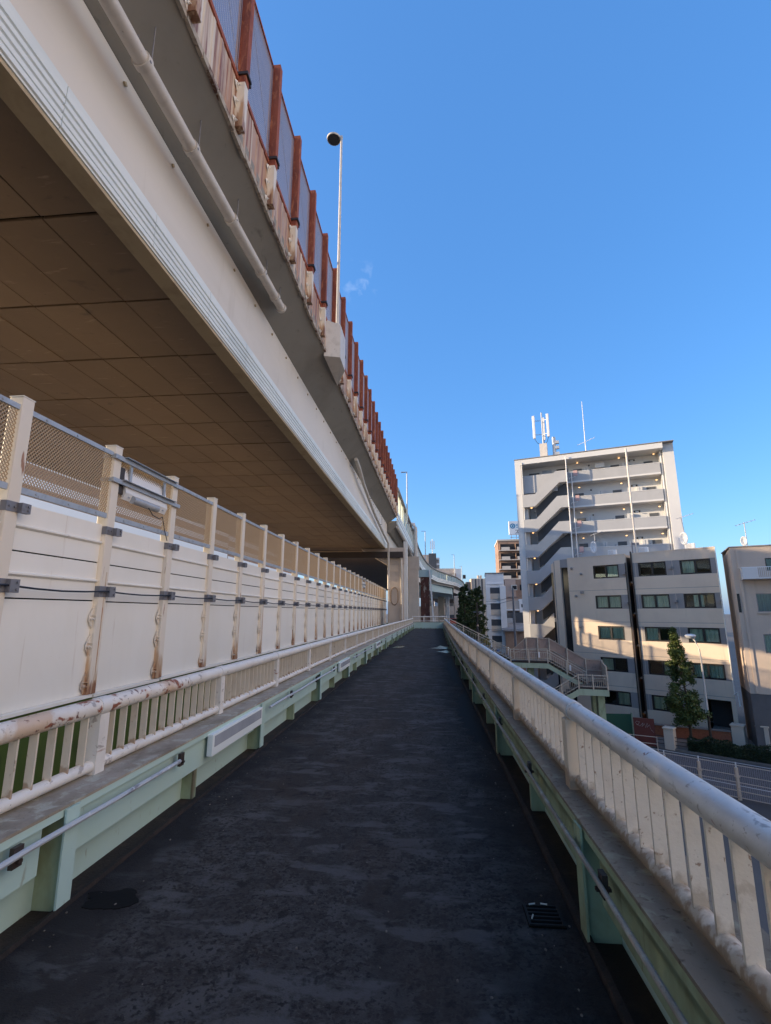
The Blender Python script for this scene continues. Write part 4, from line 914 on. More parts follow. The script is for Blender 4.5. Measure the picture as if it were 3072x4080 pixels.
# left block
lx0, lx1 = -9.3*K, -5.2*K
holes2 = [(colx[2][0]*K, colx[2][1]*K, Z(a), Z(b)) for a, b in rows]
m = MB(); wall_holes(m, lx0, lx1, G, RT, holes2, 0, .22)
m.add([(lx1,0,G),(lx1,DP,G),(lx1,DP,RT),(lx1,0,RT)], [(0,1,2,3)]); m.add([(lx0,0,RT),(lx1,0,RT),(lx1,DP,RT),(lx0,DP,RT)], [(0,1,2,3)])
m.add([(lx0,0,G),(lx0,DP,G),(lx0,DP,RT),(lx0,0,RT)], [(0,1,2,3)]); m.add([(lx0,DP,G),(lx1,DP,G),(lx1,DP,RT),(lx0,DP,RT)], [(0,1,2,3)])
m.build('wall', 'conc', cb)
# stair slot at the left, then the stepped end piers
sx0 = -9.86*K
m = MB().box(sx0, lx0-.003, .35, .5, G, RT); m.build('slot_wall', 'spandrel', cb)
MB().box(sx0+.05, lx0-.06, .30, .34, Z(-5.0), Z(4.84)).build('slot_glass', 'carglass', cb)
m = MB().box(sx0, lx0-.003, -.003, .36, Z(4.86), RT-.002); m.build('slot_lintel', 'spandrel', cb)
MB().hexa([(-10.35*K,.12,G),(sx0-.003,0,G),(sx0-.003,DP,G),(-10.35*K,DP,G)], [(-10.35*K,.12,RT-.08),(sx0-.003,0,RT-.03),(sx0-.003,DP,RT-.03),(-10.35*K,DP,RT-.08)]).build('end_pier', 'conc', cb)
MB().hexa([(-10.62*K,.75,G),(-10.36*K,.45,G),(-10.36*K,DP,G),(-10.62*K,DP,G)], [(-10.62*K,.75,RT-.12),(-10.36*K,.45,RT-.1),(-10.36*K,DP,RT-.1),(-10.62*K,DP,RT-.12)]).build('end_pier', 'spandrel', cb)
MB().hexa([(-10.95*K,1.1,G),(-10.63*K,.8,G),(-10.63*K,DP,G),(-10.95*K,DP,G)], [(-10.95*K,1.1,RT-.35),(-10.63*K,.8,RT-.2),(-10.63*K,DP,RT-.2),(-10.95*K,DP,RT-.35)]).build('end_pier', 'conc', cb)
for a, b in ((1.2,4.6),(-1.1,.9),(-3.6,-1.4)): MB().box(-10.90*K,-10.78*K,.90,1.06,Z(a),Z(b)).build('slit_window', 'carglass', cb)
# recessed gap with stair landings and small lamps
MB().box(lx1+.003, x0-.003, 2.2, 2.3, G, RT-.6).build('gap_wall', 'charcoal', cb)
for a, b in rows: 
    MB().box(lx1+.004, x0-.004, .8, 2.19, Z(a)-.55, Z(a)-.4).build('gap_landing', 'conc', cb)
    MB().ell(((lx1+x0)/2,.95,Z(a)-.62),.07,.07,.05).build('gap_lamp', 'warmlamp', cb)
MB().box(x0-.03,x0-.002,.16,2.19,G,RT-.25).build('gap_lining', 'dbrown', cb); MB().box(lx1+.002,lx1+.03,.31,2.19,G,RT-.25).build('gap_lining', 'dbrown', cb)
MB().tube([(x0+.06,-.08,G),(x0+.06,-.08,RT+.25)], .07, 8).build('downpipe', 'dbrown', cb)
MB().box(lx1-.10, lx1-.001, -.04, .3, G+1, RT-.8).build('gap_trim', 'dbrown', cb)
# grey bands between windows, windows
cfg = {0: ['top','none','r'], 1: ['mid','both','both'], 2: ['both','l','both'], 3: ['both','r','l'], 4: ['none','l','r']}
for ri, (a, b) in enumerate(rows):
    z0, z1 = Z(a)-.02, Z(b)+.02
    spans = [(x0+.12, colx[1][0]*K), (colx[1][1]*K, colx[0][0]*K)] + ([(colx[0][1]*K, x1-.01)] if ri < 4 else []) + [(colx[2][1]*K, lx1-.01)]
    for s0, s1 in spans: MB().box(s0, s1, -.005, .03, z0, z1).build('window_band', 'spandrel', cb)
    for ci in range(3):
        if ri == 4 and ci == 0: continue
        cx = colx[ci]; window(cb, cx[0]*K, cx[1]*K, Z(a), Z(b), .12, cur=cfg[ri][ci] if cfg[ri][ci] != 'top' else 'l', fw=.13)
for z in (3.12, .97, -1.15, -3.2):
    MB().box(x0+.02, x1, -.006, .01, Z(z)-.02, Z(z)+.02).box(lx0, lx1-.11, -.006, .01, Z(z)-.02, Z(z)+.02).build('pour_joint', 'spandrel', cb)
for x, z in ((-8.98,4.75),(-8.3,4.3),(-8.8,2.75),(-8.65,.6)): MB().ell((x*K,-.12,Z(z)),.12,.14,.14).build('vent_cap', 'spandrel', cb)
MB().box(door[0], door[1], 1.2, 1.3, G, door[3]).build('entrance_wall', 'interior', cb)
m = MB()
for i in range(5): m.box(door[0]+.05, door[1]-.05, -.6+.3*i, 1.19, G+.13+.16*i, G+.13+.16*(i+1))
m.build('entrance_steps', 'pave', cb)
MB().tube([(.02,-.1,Z(-3.0)),(.02,-.1,RT)], .045, 8).tube([(.0,-.15,Z(-3.0)),(.3,-.35,Z(-2.85)),(.35,-.4,Z(-3.6))], .06, 8).build('downpipe', 'cream', cb)
MB().box(x0, x1+.02, -.03, .12, RT+.002, RT+.10).box(lx0, lx1, -.03, .12, RT+.002, RT+.10).build('coping', 'conc', cb)
def loc_cb(x, y, z):
    a = radians(-40); return (C1.x+x*cos(a)-y*sin(a), C1.y+x*sin(a)+y*cos(a), z)
def ac_unit(loc, rz, label):
    t = thing('ac_unit', label, 'air conditioner', loc, rz, 'rooftop air conditioners')
    MB().box(-.4,.4,-.15,.15,.06,.65).build('case', 'white', t, bevel=.02); m = MB()
    for i in range(7): m.box(-.33,.13,-.165,-.151,.13+i*.07,.15+i*.07)
    m.build('grille', 'lens', t); MB().box(-.35,-.25,-.15,.15,0,.06).box(.25,.35,-.15,.15,0,.06).build('foot', 'dgalv', t)
ac_unit(loc_cb(-4.15*K,.8,RT), radians(-40), 'white air conditioner on the concrete roof behind the mast')
ac_unit(loc_cb(-6.2*K,.8,RT), radians(-40), 'white air conditioner on the concrete roof left of the gap')
ac_unit(loc_cb(-1.4*K,.8,RT), radians(-40), 'white air conditioner on the concrete roof near its right corner')
def antenna(loc, H, label, yagi=True, dish=None, tilt=0):
    t = thing('tv_antenna', label, 'antenna', loc, radians(-40))
    MB().tube([(0,0,0),(tilt,0,H)], .035, 8).build('mast', 'galv', t)
    if yagi:
        m = MB().bar((-.6,0,H-.2),(.75,0,H+.12), .035)
        for i in range(6): f = i/5; p = Vector((-.6,0,H-.2)).lerp(Vector((.75,0,H+.12)), f); m.bar((p.x,-.3,p.z),(p.x,.3,p.z), .02)
        m.build('yagi', 'galv', t)
    if dish:
        z, r = dish
        vs = []; fs = []; n = 20
        for j in range(5):
            for i in range(n):
                q = j/4; vs.append((.55*r*q*cos(2*pi*i/n)-.15, -.25-.12*(1-q*q)*-1-.1, z+r*q*sin(2*pi*i/n)))
        for j in range(4):
            for i in range(n): fs.append((j*n+i, j*n+(i+1)%n, (j+1)*n+(i+1)%n, (j+1)*n+i))
        d = MB().add(vs, fs).build('dish', 'white', t, smooth=True); so_ = d.modifiers.new('s', 'SOLIDIFY'); so_.thickness = .03
        MB().bar((-.1,-.2,z),(0,0,z), .05).bar((-.15,-.7,z-.1),(-.12,-.25,z-r*.8), .025).build('dish_arm', 'galv', t)
antenna(loc_cb(-.95*K-.9,1.0,RT), 3.3, 'tv aerial and oval dish on the concrete roof at its right', True, (1.15,.62), -.25)
antenna(loc_cb(-7.35*K,1.0,RT), 2.6, 'tv aerial and oval dish on the concrete roof at its left', True, (1.1,.62), -.1)
t = thing('flue_pole', 'tall sunlit cream pole on the concrete roof beside the gap', 'pole', loc_cb(-4.55*K,.5,RT))
MB().tube([(0,0,-.4),(0,0,10.9)], .09, 10).build('pipe', 'pipe', t, smooth=True); MB().box(-.3,.3,-.06,.06,.9,1.15).box(-.4,-.32,-.05,.05,-.5,1.2).build('clamp', 'dgalv', t)

# ------------------------------------------------------------------ tower with open corridors and zigzag stairs
TQ = 56/48
tw = thing('corridor_tower', 'white and grey apartment tower with open corridors and zigzag outside stairs', 'apartment tower', (27.05, 56, 0), radians(-19.5))
TZ = lambda z: EYE+(z-EYE)*TQ
TX = lambda x: x*TQ
P_ = 2.69*TQ; TOP = TZ(17.86); b1t = TZ(16.12); b1b = TZ(14.93); NF = 9
YB = 1.5     # corridor back wall
m = MB().box(TX(-14.2), TX(.9), YB, YB+9, G, TOP-.35)
m.build('core', 'towerwhite', tw)
MB().box(TX(-14.2), TX(-13.57), -.9, YB-.003, G, TOP).build('end_pier', 'towerwhite', tw)
MB().box(TX(-.02), TX(.92), -.25, YB-.003, G, TOP+.05).build('end_pier', 'towerwhite', tw)
MB().box(TX(-.34), TX(-.03), .25, YB-.003, G, TOP-.4).build('pipe_recess', 'towergrey', tw)
MB().box(TX(-13.56), TX(-.03), -.9, YB+9.1, TOP-.62, TOP-.01).build('roof_slab', 'towerwhite', tw)
MB().box(TX(-14.25), TX(.95), -.95, YB+9.2, TOP+.052, TOP+.13).build('roof_trim', 'spandrel', tw)
sl, sr = TX(-13.56), TX(-8.95); kl, kr = TX(-12.25), TX(-10.05)
doors = [(-8.4,-7.54),(-4.74,-3.91),(-1.65,-.84)]
for f in range(NF):
    dz = -P_*f; zt, zb = b1t+dz, b1b+dz
    if zb < G+1: break
    m = MB().box(sr+.003, TX(-.35), 0, .14, zb+.2, zt-.06); m.build('balcony_front', 'towergrey', tw)
    MB().box(sr+.003, TX(-.35), -.03, .17, zt-.058, zt).box(sr+.003, TX(-.35), -.03, YB-.003, zb, zb+.198).build('balcony_trim', 'towerwhite', tw)
    MB().box(sr-4.2, sr, .5, YB-.004, zb, zb+.2).build('stair_landing', 'towerwhite', tw)
    if f > 6: continue
    for a, b in doors:
        d = MB().box(TX(a), TX(b), YB-.05, YB-.002, zb+.2, zt+.66).build('door', 'door', tw)
        MB().box(TX(b)-.12, TX(b)-.08, YB-.09, YB-.051, zb+1.15, zb+1.3).build('door_handle', 'galv', d)
    for x in (-7.9,-3.9,-.75):
        MB().ell((TX(x),.6,zt+.66+.55),.11,.11,.05).build('ceiling_lamp', 'warmlamp', tw)
    m = MB()
    for x in (-2.95,-2.5,-6.8): m.ell((TX(x),YB-.05,zt+.95),.09,.09,.09)
    for x in (-2.72,): m.box(TX(x)-.35,TX(x)+.35,YB-.06,YB-.003,zt+1.06,zt+1.10)
    m.build('vent_cap', 'interior', tw)
    MB().box(TX(-5.05),TX(-4.9),YB-.04,YB-.003,zt+.1,zt+.35).box(TX(-1.9),TX(-1.8),YB-.04,YB-.003,zt+.1,zt+.3).build('meter_box', 'lens', tw)
    MB().box(TX(-8.35),TX(-7.95),-.07,-.003,zt-.55,zt+.12).build('hydrant_box', 'pinkbox', tw)
    MB().tube([(TX(-8.2),-.1,zt-.6),(TX(-8.2),-.1,zt-.72),(TX(-8.7),-.1,zt-.75),(TX(-8.78),-.1,zt-.95)], .045, 8).build('riser_branch', 'white', tw)
# zigzag stair parapets: from the half landing at the left up to the corridor at the right
YF = -1.05
for f in range(NF):
    dz = -P_*f
    A = TZ(13.9)+dz; Bz = TZ(16.14)+dz; h = TZ(13.9)-TZ(12.55)
    if A-h < G-.5: break
    poly = [(sl,A),(kl,A),(kr,Bz),(sr,Bz),(sr,Bz-h*.92),(TX(-9.75),Bz-h*.92),(TX(-12.35),A-h),(sl,A-h)]
    MB().prism([(x,YF,z) for x, z in poly], (0,.16,0)).build('stair_parapet', 'towergrey', tw)
    MB().box(sr-.16, sr, YF+.162, -.002, Bz-h*.92, Bz).build('stair_return', 'towergrey', tw)
    # soffit of that flight and landing
    MB().prism([(sl,YF+.17,A-h+.02),(TX(-12.35),YF+.17,A-h+.02),(TX(-9.75),YF+.17,Bz-h*.9),(sr-.17,YF+.17,Bz-h*.9),(sr-.17,YF+.17,Bz-h*.9+.15),(TX(-9.8),YF+.17,Bz-h*.9+.15),(TX(-12.4),YF+.17,A-h+.17),(sl,YF+.17,A-h+.17)], (0,1.0,0)).build('stair_flight', 'towerwhite', tw)
    # dark inner wall between the two flights
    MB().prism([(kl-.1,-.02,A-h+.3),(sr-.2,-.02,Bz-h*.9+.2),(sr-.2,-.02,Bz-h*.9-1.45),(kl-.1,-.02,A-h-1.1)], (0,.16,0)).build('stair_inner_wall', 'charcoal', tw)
    MB().ell((TX(-12.75),YF+.6,A-h-.05),.12,.12,.055).build('stair_lamp', 'warmlamp', tw)
    m = MB().box(sl, sl+.5, -.3, YB-.01, A-h-1.7, A-h).box(sl+1.35, kl+.4, .2, YB-.01, A-h-1.7, A-h); m.build('stair_pillar', 'towerwhite', tw)
    MB().box(sr-.9, sr-.3, YB-.06, YB-.003, Bz-h*.9-2.0, Bz-h*.9-.5).build('door', 'interior', tw)
MB().box(sl, TX(-10.0), -.35, -.2, b1b-.9, b1t).build('stair_parapet', 'towergrey', tw)
for a, b, c, d, mm in ((-13.0,-11.9,15.9,16.75,'door'),(-11.6,-10.6,15.9,16.95,'lens'),(-10.1,-8.95,16.0,16.9,'interior')):
    MB().box(TX(a),TX(b),YB-.06,YB-.003,TZ(c),TZ(d)).build('door', mm, tw)
for x, z0, z1 in ((-8.95, G, 17.6), (-8.55, G, 16.0)):
    MB().tube([(TX(x),-1.12 if x < -8.9 else -.12,z0),(TX(x),-1.12 if x < -8.9 else -.12,TZ(z1))], .06, 8).build('downpipe', 'white', tw)
MB().tube([(sl+.12,-.96,G),(sl+.12,-.96,TOP-.4)], .05, 8).build('downpipe', 'cream', tw)
MB().tube([(TX(-.2),.2,G),(TX(-.2),.2,TOP+.1),(TX(-.28),.1,TOP+.25),(TX(-.45),.0,TOP+.2)], .06, 8).build('downpipe', 'white', tw)
MB().box(TX(-6.2),TX(-5.3),YB-.45,YB-.003,TOP-1.55,TOP-1.0).build('wall_unit', 'white', tw)
def loc_tw(x, y, z):
    a = radians(-19.5); return (27.05+x*cos(a)-y*sin(a), 56+x*sin(a)+y*cos(a), z)
ph = thing('roof_hatch', 'low flat roof hatch on the tower roof below the thin mast', 'roof hatch', loc_tw(TX(-6.6),1.5,TOP+.13), radians(-19.5))
MB().box(-.9,.9,-.6,.6,0,.45).build('curb', 'towerwhite', ph); MB().box(-1,1,-.7,.7,.45,.55).build('lid', 'spandrel', ph)
an = thing('cell_antenna', 'cell phone mast with three white panel antennas on the tower roof', 'antenna', loc_tw(TX(-11.2),.6,TOP+.1), radians(-19.5))
MB().tube([(0,0,0),(0,0,6.4)], .09, 8).build('mast', 'galv', an); MB().box(-.45,.45,-.35,.35,0,2.1).build('cabinet', 'pipe', an)
for x, y in ((-1.0,-.3),(.75,-.35),(.1,.8)):
    MB().box(x-.16,x+.16,y-.1,y+.1,2.9,6.0).build('panel', 'white', an, bevel=.04); MB().bar((0,0,5.3),(x,y,5.3),.06).bar((0,0,3.4),(x,y,3.4),.06).build('bracket', 'galv', an)
    MB().tube([(x,y,2.9),(x*.7,y*.7,2.3),(0,0,1.9)], .03, 6).build('feeder', 'cable', an)
an = thing('cell_antenna', 'short clustered antenna stub beside the tall cell phone mast', 'antenna', loc_tw(TX(-10.1),.8,TOP+.1), radians(-19.5))
MB().tube([(0,0,0),(0,0,2.9)], .22, 10).build('mast', 'galv', an)
for z in (.5,1.3,2.0): MB().box(.1,.6,-.2,.2,z,z+.35).build('radio_unit', 'lens', an)
MB().box(-1.6,1.2,-.3,.3,0,.25).build('skid', 'dgalv', an)
an = thing('thin_mast', 'thin white rod antenna with a small yagi on the tower roof', 'antenna', loc_tw(TX(-6.95),1.0,TOP+.1), radians(-19.5))
MB().tube([(0,0,0),(0,0,7.2)], [.07,.03], 8).build('mast', 'white', an)
m = MB().bar((-.9,0,1.5),(1.1,0,2.2),.04)
for i in range(6): f = i/5; m.bar((-.9+2*f,-.3,1.5+.7*f),(-.9+2*f,.3,1.5+.7*f),.025)
m.build('yagi', 'white', an)

# ------------------------------------------------------------------ beige house at the right
HC = Vector((25.1, 42.86, 0)); HK = 42.86/40
hs = thing('beige_house', 'beige rendered house with a dark ground floor at the right edge', 'house', (HC.x+.02, HC.y-.02, 0), radians(-23))
HZ = lambda z: EYE+(z-EYE)*HK
HT = HZ(6.55); DW = 5
holes = [(2.08*HK,3.3*HK,HZ(4.68),HZ(5.62)),(1.2*HK,3.4*HK,HZ(1.63),HZ(3.0)),(1.28*HK,3.5*HK,HZ(-1.35),HZ(.02)),(1.6*HK,3.4*HK,HZ(-3.6),HZ(-2.4))]
m = MB(); wall_holes(m, 0, 9, HZ(-4.25), HT, holes, 0, .2)
m.add([(0,0,HZ(-4.25)),(0,DW,HZ(-4.25)),(0,DW,HT-.4),(0,0,HT)], [(0,1,2,3)]); m.add([(0,DW,G),(9,DW,G),(9,DW,HT),(0,DW,HT)], [(0,1,2,3)]); m.add([(9,0,G),(9,DW,G),(9,DW,HT),(9,0,HT)], [(0,1,2,3)])
m.add([(0,0,HT),(9,0,HT),(9,DW,HT),(0,DW,HT)], [(0,1,2,3)])
m.build('wall', 'beige', hs)
MB().box(-.003, 9, .0, DW-.1, G, HZ(-4.26)).build('plinth', 'beigedark', hs)
MB().box(-.08, 9.1, -.08, DW, HT+.003, HT+.09).build('coping', 'spandrel', hs)
MB().box(.35,.55,-.08,-.003,HZ(-4.2),HT-.2).build('pilaster', 'beige', hs)
window(hs, *holes[0], .1, 'dbrown', 'none'); window(hs, *holes[1], .1, 'spandrel', 'both', .06, 'tealcurtain'); window(hs, *holes[2], .1, 'spandrel', 'both'); window(hs, *holes[3], .1, 'spandrel', 'l')
MB().box(.02,.2,-.05,.06,HZ(1.6),HZ(3.0)).build('slit_window', 'carglass', hs)
MB().box(1.15*HK,3.45*HK,-.12,.0,HZ(1.63)-.12,HZ(1.63)-.01).build('sill', 'beige', hs)
bal = MB(); bl0, blx, bz0, bz1 = .45*HK, 6.0, HZ(4.16), HZ(4.92)
MB().box(bl0, blx, -.95, -.003, bz0-.12, bz0).build('balcony_floor', 'towerwhite', hs)
bal.bar((bl0,-.9,bz1),(blx,-.9,bz1),.06); bal.bar((bl0,-.9,bz1),(bl0,0,bz1),.06)
for i in range(46): x = bl0+1.0+i*.125; bal.box(x-.012,x+.012,-.912,-.888,bz0,bz1)
for i in range(6): x = bl0+1.0+i*1.0; bal.box(x-.03,x+.03,-.93,-.87,bz0,bz1)
bal.build('balcony_rail', 'white', hs)
MB().box(bl0, bl0+1.0, -.93, -.88, bz0, bz1-.03).box(bl0,bl0+.05,-.88,-.004,bz0,bz1-.03).build('balcony_panel', 'towerwhite', hs)
def loc_h(x, y, z):
    a = radians(-23); return (HC.x+.02+x*cos(a)-y*sin(a), HC.y-.02+x*sin(a)+y*cos(a), z)
antenna(loc_h(1.2*HK,.35,HT-1.7), 3.8, 'aerial and round dish fixed to the beige house wall', True, (2.2,.42))

# ------------------------------------------------------------------ narrow building between and street furniture
nh = thing('narrow_house', 'pinkish narrow house squeezed behind the gap beside the beige house', 'house', loc_cb(1.0,9.5,0), radians(-40))
MB().box(-.6,2.6,0,6,G,1.2).build('wall', 'pink', nh); MB().box(-.7,2.7,-.1,6.1,1.2,1.35).build('roof', 'spandrel', nh)
m = MB()
for i in range(5): m.bar((-.6,-.05,1.5+i*.2),(2.6,-.05,1.5+i*.2),.04)
for x in (-.55,.5,1.5,2.55): m.bar((x,-.05,1.35),(x,-.05,2.35),.05)
m.build('roof_rail', 'white', nh); MB().box(-.3,.6,-.03,-.003,-1,.2).build('window', 'carglass', nh)

# median fence of cream posts and wire mesh
fn = thing('street_fence', 'tall wire mesh fence with cream posts along the road below', 'fence', (16, 33.3, G))
FA = Vector((16.0,33.3,0)); FD = Vector((cos(radians(-37)), sin(radians(-37)), 0))
def fp(s, z, n=0): p = FA+FD*s+Vector((-FD.y,FD.x,0))*n; return Vector((p.x,p.y,z))
pst = None
for i in range(-6, 9):
    p = fp(i*1.86, 0)
    if pst is None:
        pst = MB().box(-.07,.07,-.07,.07,0,1.72).build('post', 'fencecream', fn); pk = [MB().tube([(0,0,1.721),(0,0,2.0)], .035, 8).build('tip', 'white', pst), MB().box(-.12,.12,-.09,.09,1.2,1.27).build('clamp', 'fencecream', pst)]
        pst.location = p-Vector((16,33.3,0))
    else:
        q = link_copy(pst, fn, p-Vector((16,33.3,0)))
        for c in pk: link_copy(c, q)
m = MB()
for z in (.15,.5,.95,1.32,1.86): m.tube([fp(-11.2,G+z,-.08), fp(14.9,G+z,-.08)], .022, 6)
m.build('rail', 'fencecream', fn, world=True)
m = MB()
for i in range(30): m.bar(fp(-11.2,G+.1+i*.06,.08), fp(14.9,G+.1+i*.06,.08), .008)
for i in range(260): m.bar(fp(-11.2+i*.1,G+.1,.09), fp(-11.2+i*.1,G+1.88,.09), .008)
m.build('mesh', 'wiregrey', fn, world=True)

def leafcloud(mb, pos, n, size, rnd, flat=.6):
    for _ in range(n):
        p = pos(rnd)
        if p is None: continue
        a = Vector((rnd.gauss(0,1), rnd.gauss(0,1), rnd.gauss(0,flat))).normalized(); b = a.cross(Vector((rnd.gauss(0,1), rnd.gauss(0,1), rnd.gauss(0,1)))).normalized()
        s_ = size*rnd.uniform(.6,1.3); p = Vector(p)
        mb.add([p-a*s_*.5, p+b*s_*.35, p+a*s_*.5, p-b*s_*.35], [(0,1,2,3)])
def cone_tree(name, loc, H, R, base, m_, label, n, size, seed, group=None, power=.8, lean=0, top=None, clumps=70):
    t = thing(name, label, 'tree', loc, 0, group); rnd = random.Random(seed)
    tk = MB().tube([(0,0,0),(.03,0,H*.4),(lean*.5,0,H*.75),(lean,0,H*.97)], [R*.085,R*.06,R*.04,.02], 9)
    cs = []
    for i in range(clumps):
        f = rnd.random()**1.25; z = base+(H-base)*f; prof = (1-f)**power*min(1,(f+.06)/.16)
        a = rnd.uniform(0,2*pi); rr = R*prof*rnd.uniform(.45,1.12); c = Vector((rr*cos(a)+lean*z/H, rr*sin(a), z+rnd.uniform(-.2,.2)))
        cs.append((c, R*(.15+.22*(1-f))*rnd.uniform(.7,1.3)))
        if i % 2 == 0: tk.tube([(lean*z/H*.9,0,max(base*.7,z-.35*rr-.2)), c], [.035*R/1.2,.008], 5)
    for i in range(12): f = .8+.2*i/12; cs.append((Vector((lean+rnd.gauss(0,.05*R),rnd.gauss(0,.05*R),base+(H-base)*f)), R*.14))
    tk.build('trunk', 'bark', t, smooth=True)
    def pos(r):
        c, q = r.choice(cs); d = Vector((r.gauss(0,1),r.gauss(0,1),r.gauss(0,1)*.8)); d.normalize(); return c+d*q*r.uniform(.3,1.05)
    mb = MB(); leafcloud(mb, pos, n, size, rnd); mb.build('crown', m_, t)
    return t
cone_tree('ginkgo_tree', (20.6,43.6,G), 9.0, 1.4, 1.9, 'leaf', 'slim ginkgo street tree before the concrete apartment', 15000, .17, 5, power=.72, lean=-.45, clumps=120)
tr = [(5.75,82,G,14.8,1.75,'conifer','dense dark green tree at the end of the walkway, nearest the highway'),(8.15,84,G,14.6,1.6,'olivetree','olive green tree right of the dark tree, next to the narrow white building'),(6.3,92,G,13.6,1.6,'conifer','dark tree half hidden behind the nearest dark green tree'),(8.0,95,G,14.6,1.7,'olivetree','olive green tree standing behind and between the two front trees')]
for i, (x,y,z,H,R,mm,lab) in enumerate(tr): cone_tree('street_tree', (x,y,z), H, R, 1.2, mm, lab, 12000, .28, 20+i, 'trees at the end of the walkway', .34, clumps=200)
cone_tree('yellow_tree', (8.6,78,G), 6.6, 1.1, 2.5, 'leafyellow', 'small yellow leaved tree low beside the narrow white building', 2200, .25, 40, power=.5)
# hedge
hd = MB(); rnd = random.Random(9)
def hpos(r):
    s_ = r.uniform(-1, 14); f = r.choice((0,1,2)); h = .95+.12*sin(s_*2.1)+.08*sin(s_*5)
    u, w = r.uniform(0,1), r.uniform(0,1)
    n, z = (0, h*u) if f == 0 else ((w*1.0, h) if f == 1 else (w, h*u))
    p = Vector((20.3,41.4,0))+SD*s_+SN*(n+r.uniform(-.06,.06)); return (p.x,p.y,G+.05+z+r.uniform(-.06,.06))
leafcloud(hd, hpos, 12000, .13, rnd); 
hg = thing('hedge', 'low clipped dark hedge along the kerb below the beige house', 'hedge', (25,37.5,G)); hd.build('foliage', 'hedge', hg, world=True)
m = MB(); a = Vector((20.3,41.4,0)); q = [a+SD*-1+SN*.1, a+SD*14+SN*.1, a+SD*14+SN*.9, a+SD*-1+SN*.9]
m.hexa([(p.x,p.y,G) for p in q], [(p.x,p.y,G+.85) for p in q]); m.build('core', 'hedge', hg, world=True)
# street lamp
sl_ = thing('street_lamp', 'street lamp with a round head standing before the concrete apartment', 'street lamp', (21.65,42.7,G), radians(-40))
MB().tube([(0,0,0),(0,0,2.6)], .10, 12).build('base_sleeve', 'dbrown', sl_, smooth=True)
MB().tube([(0,0,2.6),(0,0,6.9),(-.05,0,7.6),(-.25,0,8.2),(-.45,0,8.5)], [.085,.06,.06,.055,.05], 12).build('pole', 'pipe', sl_, smooth=True)
MB().ell((-.55,0,8.62),.42,.42,.16,18,8).build('lamp_head', 'white', sl_, smooth=True); MB().ell((-.55,0,8.52),.36,.36,.14,18,8).build('globe', 'lens', sl_, smooth=True)
# red board with a sprayed tag
bd = thing('red_board', 'dark red board with a white sprayed scrawl standing at the pavement', 'board', (17.0,43.4,G), radians(-20))
MB().box(-.75,.75,-.05,.05,.12,2.15).build('panel', 'boardred', bd)
m = MB(); pts = [(-.62,1.75),(-.5,1.9),(-.3,1.85),(-.45,1.6),(-.55,1.7),(-.3,1.55),(-.05,1.8),(-.15,1.5),(.05,1.75),(.1,1.45),(.25,1.8),(.22,1.5),(.4,1.7),(.45,1.4),(.62,1.15)]
for p, q in zip(pts, pts[1:]): m.bar((p[0],-.053,p[1]),(q[0],-.053,q[1]),.006,.05,up=(0,1,0)); 
m.build('scrawl', 'tag', bd)
MB().box(-.8,-.7,-.06,.06,0,.12).box(.7,.8,-.06,.06,0,.12).build('foot', 'dbrown', bd)
# guard rails, brick planter, gate pillars
gr = thing('guard_pipe_rail', 'dark brown pipe guard rail along the kerb before the ginkgo', 'guard rail', (18.6,42.2,G))
ga, gb = Vector((16.9,43.9,0)), Vector((21.1,41.3,0))
for z in (.35,.62,.9): MB().tube([(ga.x,ga.y,G+z),(gb.x,gb.y,G+z)], .03, 8).build('rail', 'dbrown', gr, world=True)
for f in (.02,.36,.7,.98): p = ga.lerp(gb,f); MB().tube([(p.x,p.y,G),(p.x,p.y,G+1.0)], .055, 8).build('post', 'dgalv', gr, world=True)
gr = thing('gate_rail', 'cream pipe barrier before the dark red board', 'guard rail', (16.6,43,G))
ga, gb = Vector((15.6,43.0,0)), Vector((17.4,42.2,0))
MB().tube([(ga.x,ga.y,G),(ga.x,ga.y,G+1),(gb.x,gb.y,G+1),(gb.x,gb.y,G)], .035, 8).build('frame', 'fencecream', gr, world=True)
MB().tube([(ga.x,ga.y,G+.5),(gb.x,gb.y,G+.5)], .025, 8).build('rail', 'fencecream', gr, world=True)
br = thing('brick_planter', 'low orange brick wall between pavement and apartment', 'brick wall', (22,45,G))
q = [(19.0,46.4),(24.0,44.2-.0),(24.1,44.5),(19.1,46.7)]
MB().hexa([(a,b,G) for a,b in q], [(a,b,G+1.05) for a,b in q]).build('wall', 'brick', br, world=True)
q = [(18.9,46.3),(24.0,44.1),(24.15,44.6),(19.1,46.8)]; MB().hexa([(a,b,G+1.051) for a,b in q], [(a,b,G+1.12) for a,b in q]).build('coping', 'pave', br, world=True)
for (x, y, h, w), lab in (((18.7,42.9,1.5,.35),'white painted pillar between guard rail and brick wall'),((24.6,44.2,1.55,.42),'pale gate pillar right of the entrance steps'),((25.75,43.0,1.75,.38),'pale gate pillar with a white ornament beside the beige house')):
    pt = thing('gate_pillar', lab, 'pillar', (x,y,G), radians(-40), 'pillars before the buildings')
    MB().box(-w,w,-w,w,0,h).build('shaft', 'conc', pt, bevel=.02); MB().box(-w-.06,w+.06,-w-.06,w+.06,h,h+.12).build('cap', 'conc', pt, bevel=.03)
orn = MB().ell((25.75,43.0,G+2.25),.25,.2,.4).ell((25.55,43.05,G+2.75),.16,.14,.17).ell((25.95,42.95,G+2.45),.22,.16,.2).tube([(25.6,43.0,G+2.9),(25.5,43,G+3.1)], .04, 6)
tag(orn.build('stone_ornament', 'white', smooth=True), 'white carved ornament sitting on the gate pillar beside the beige house', 'ornament')
gf = thing('green_fence_panel', 'dark green mesh panel under the lower stair landing', 'fence', (15.5,45.8,G))
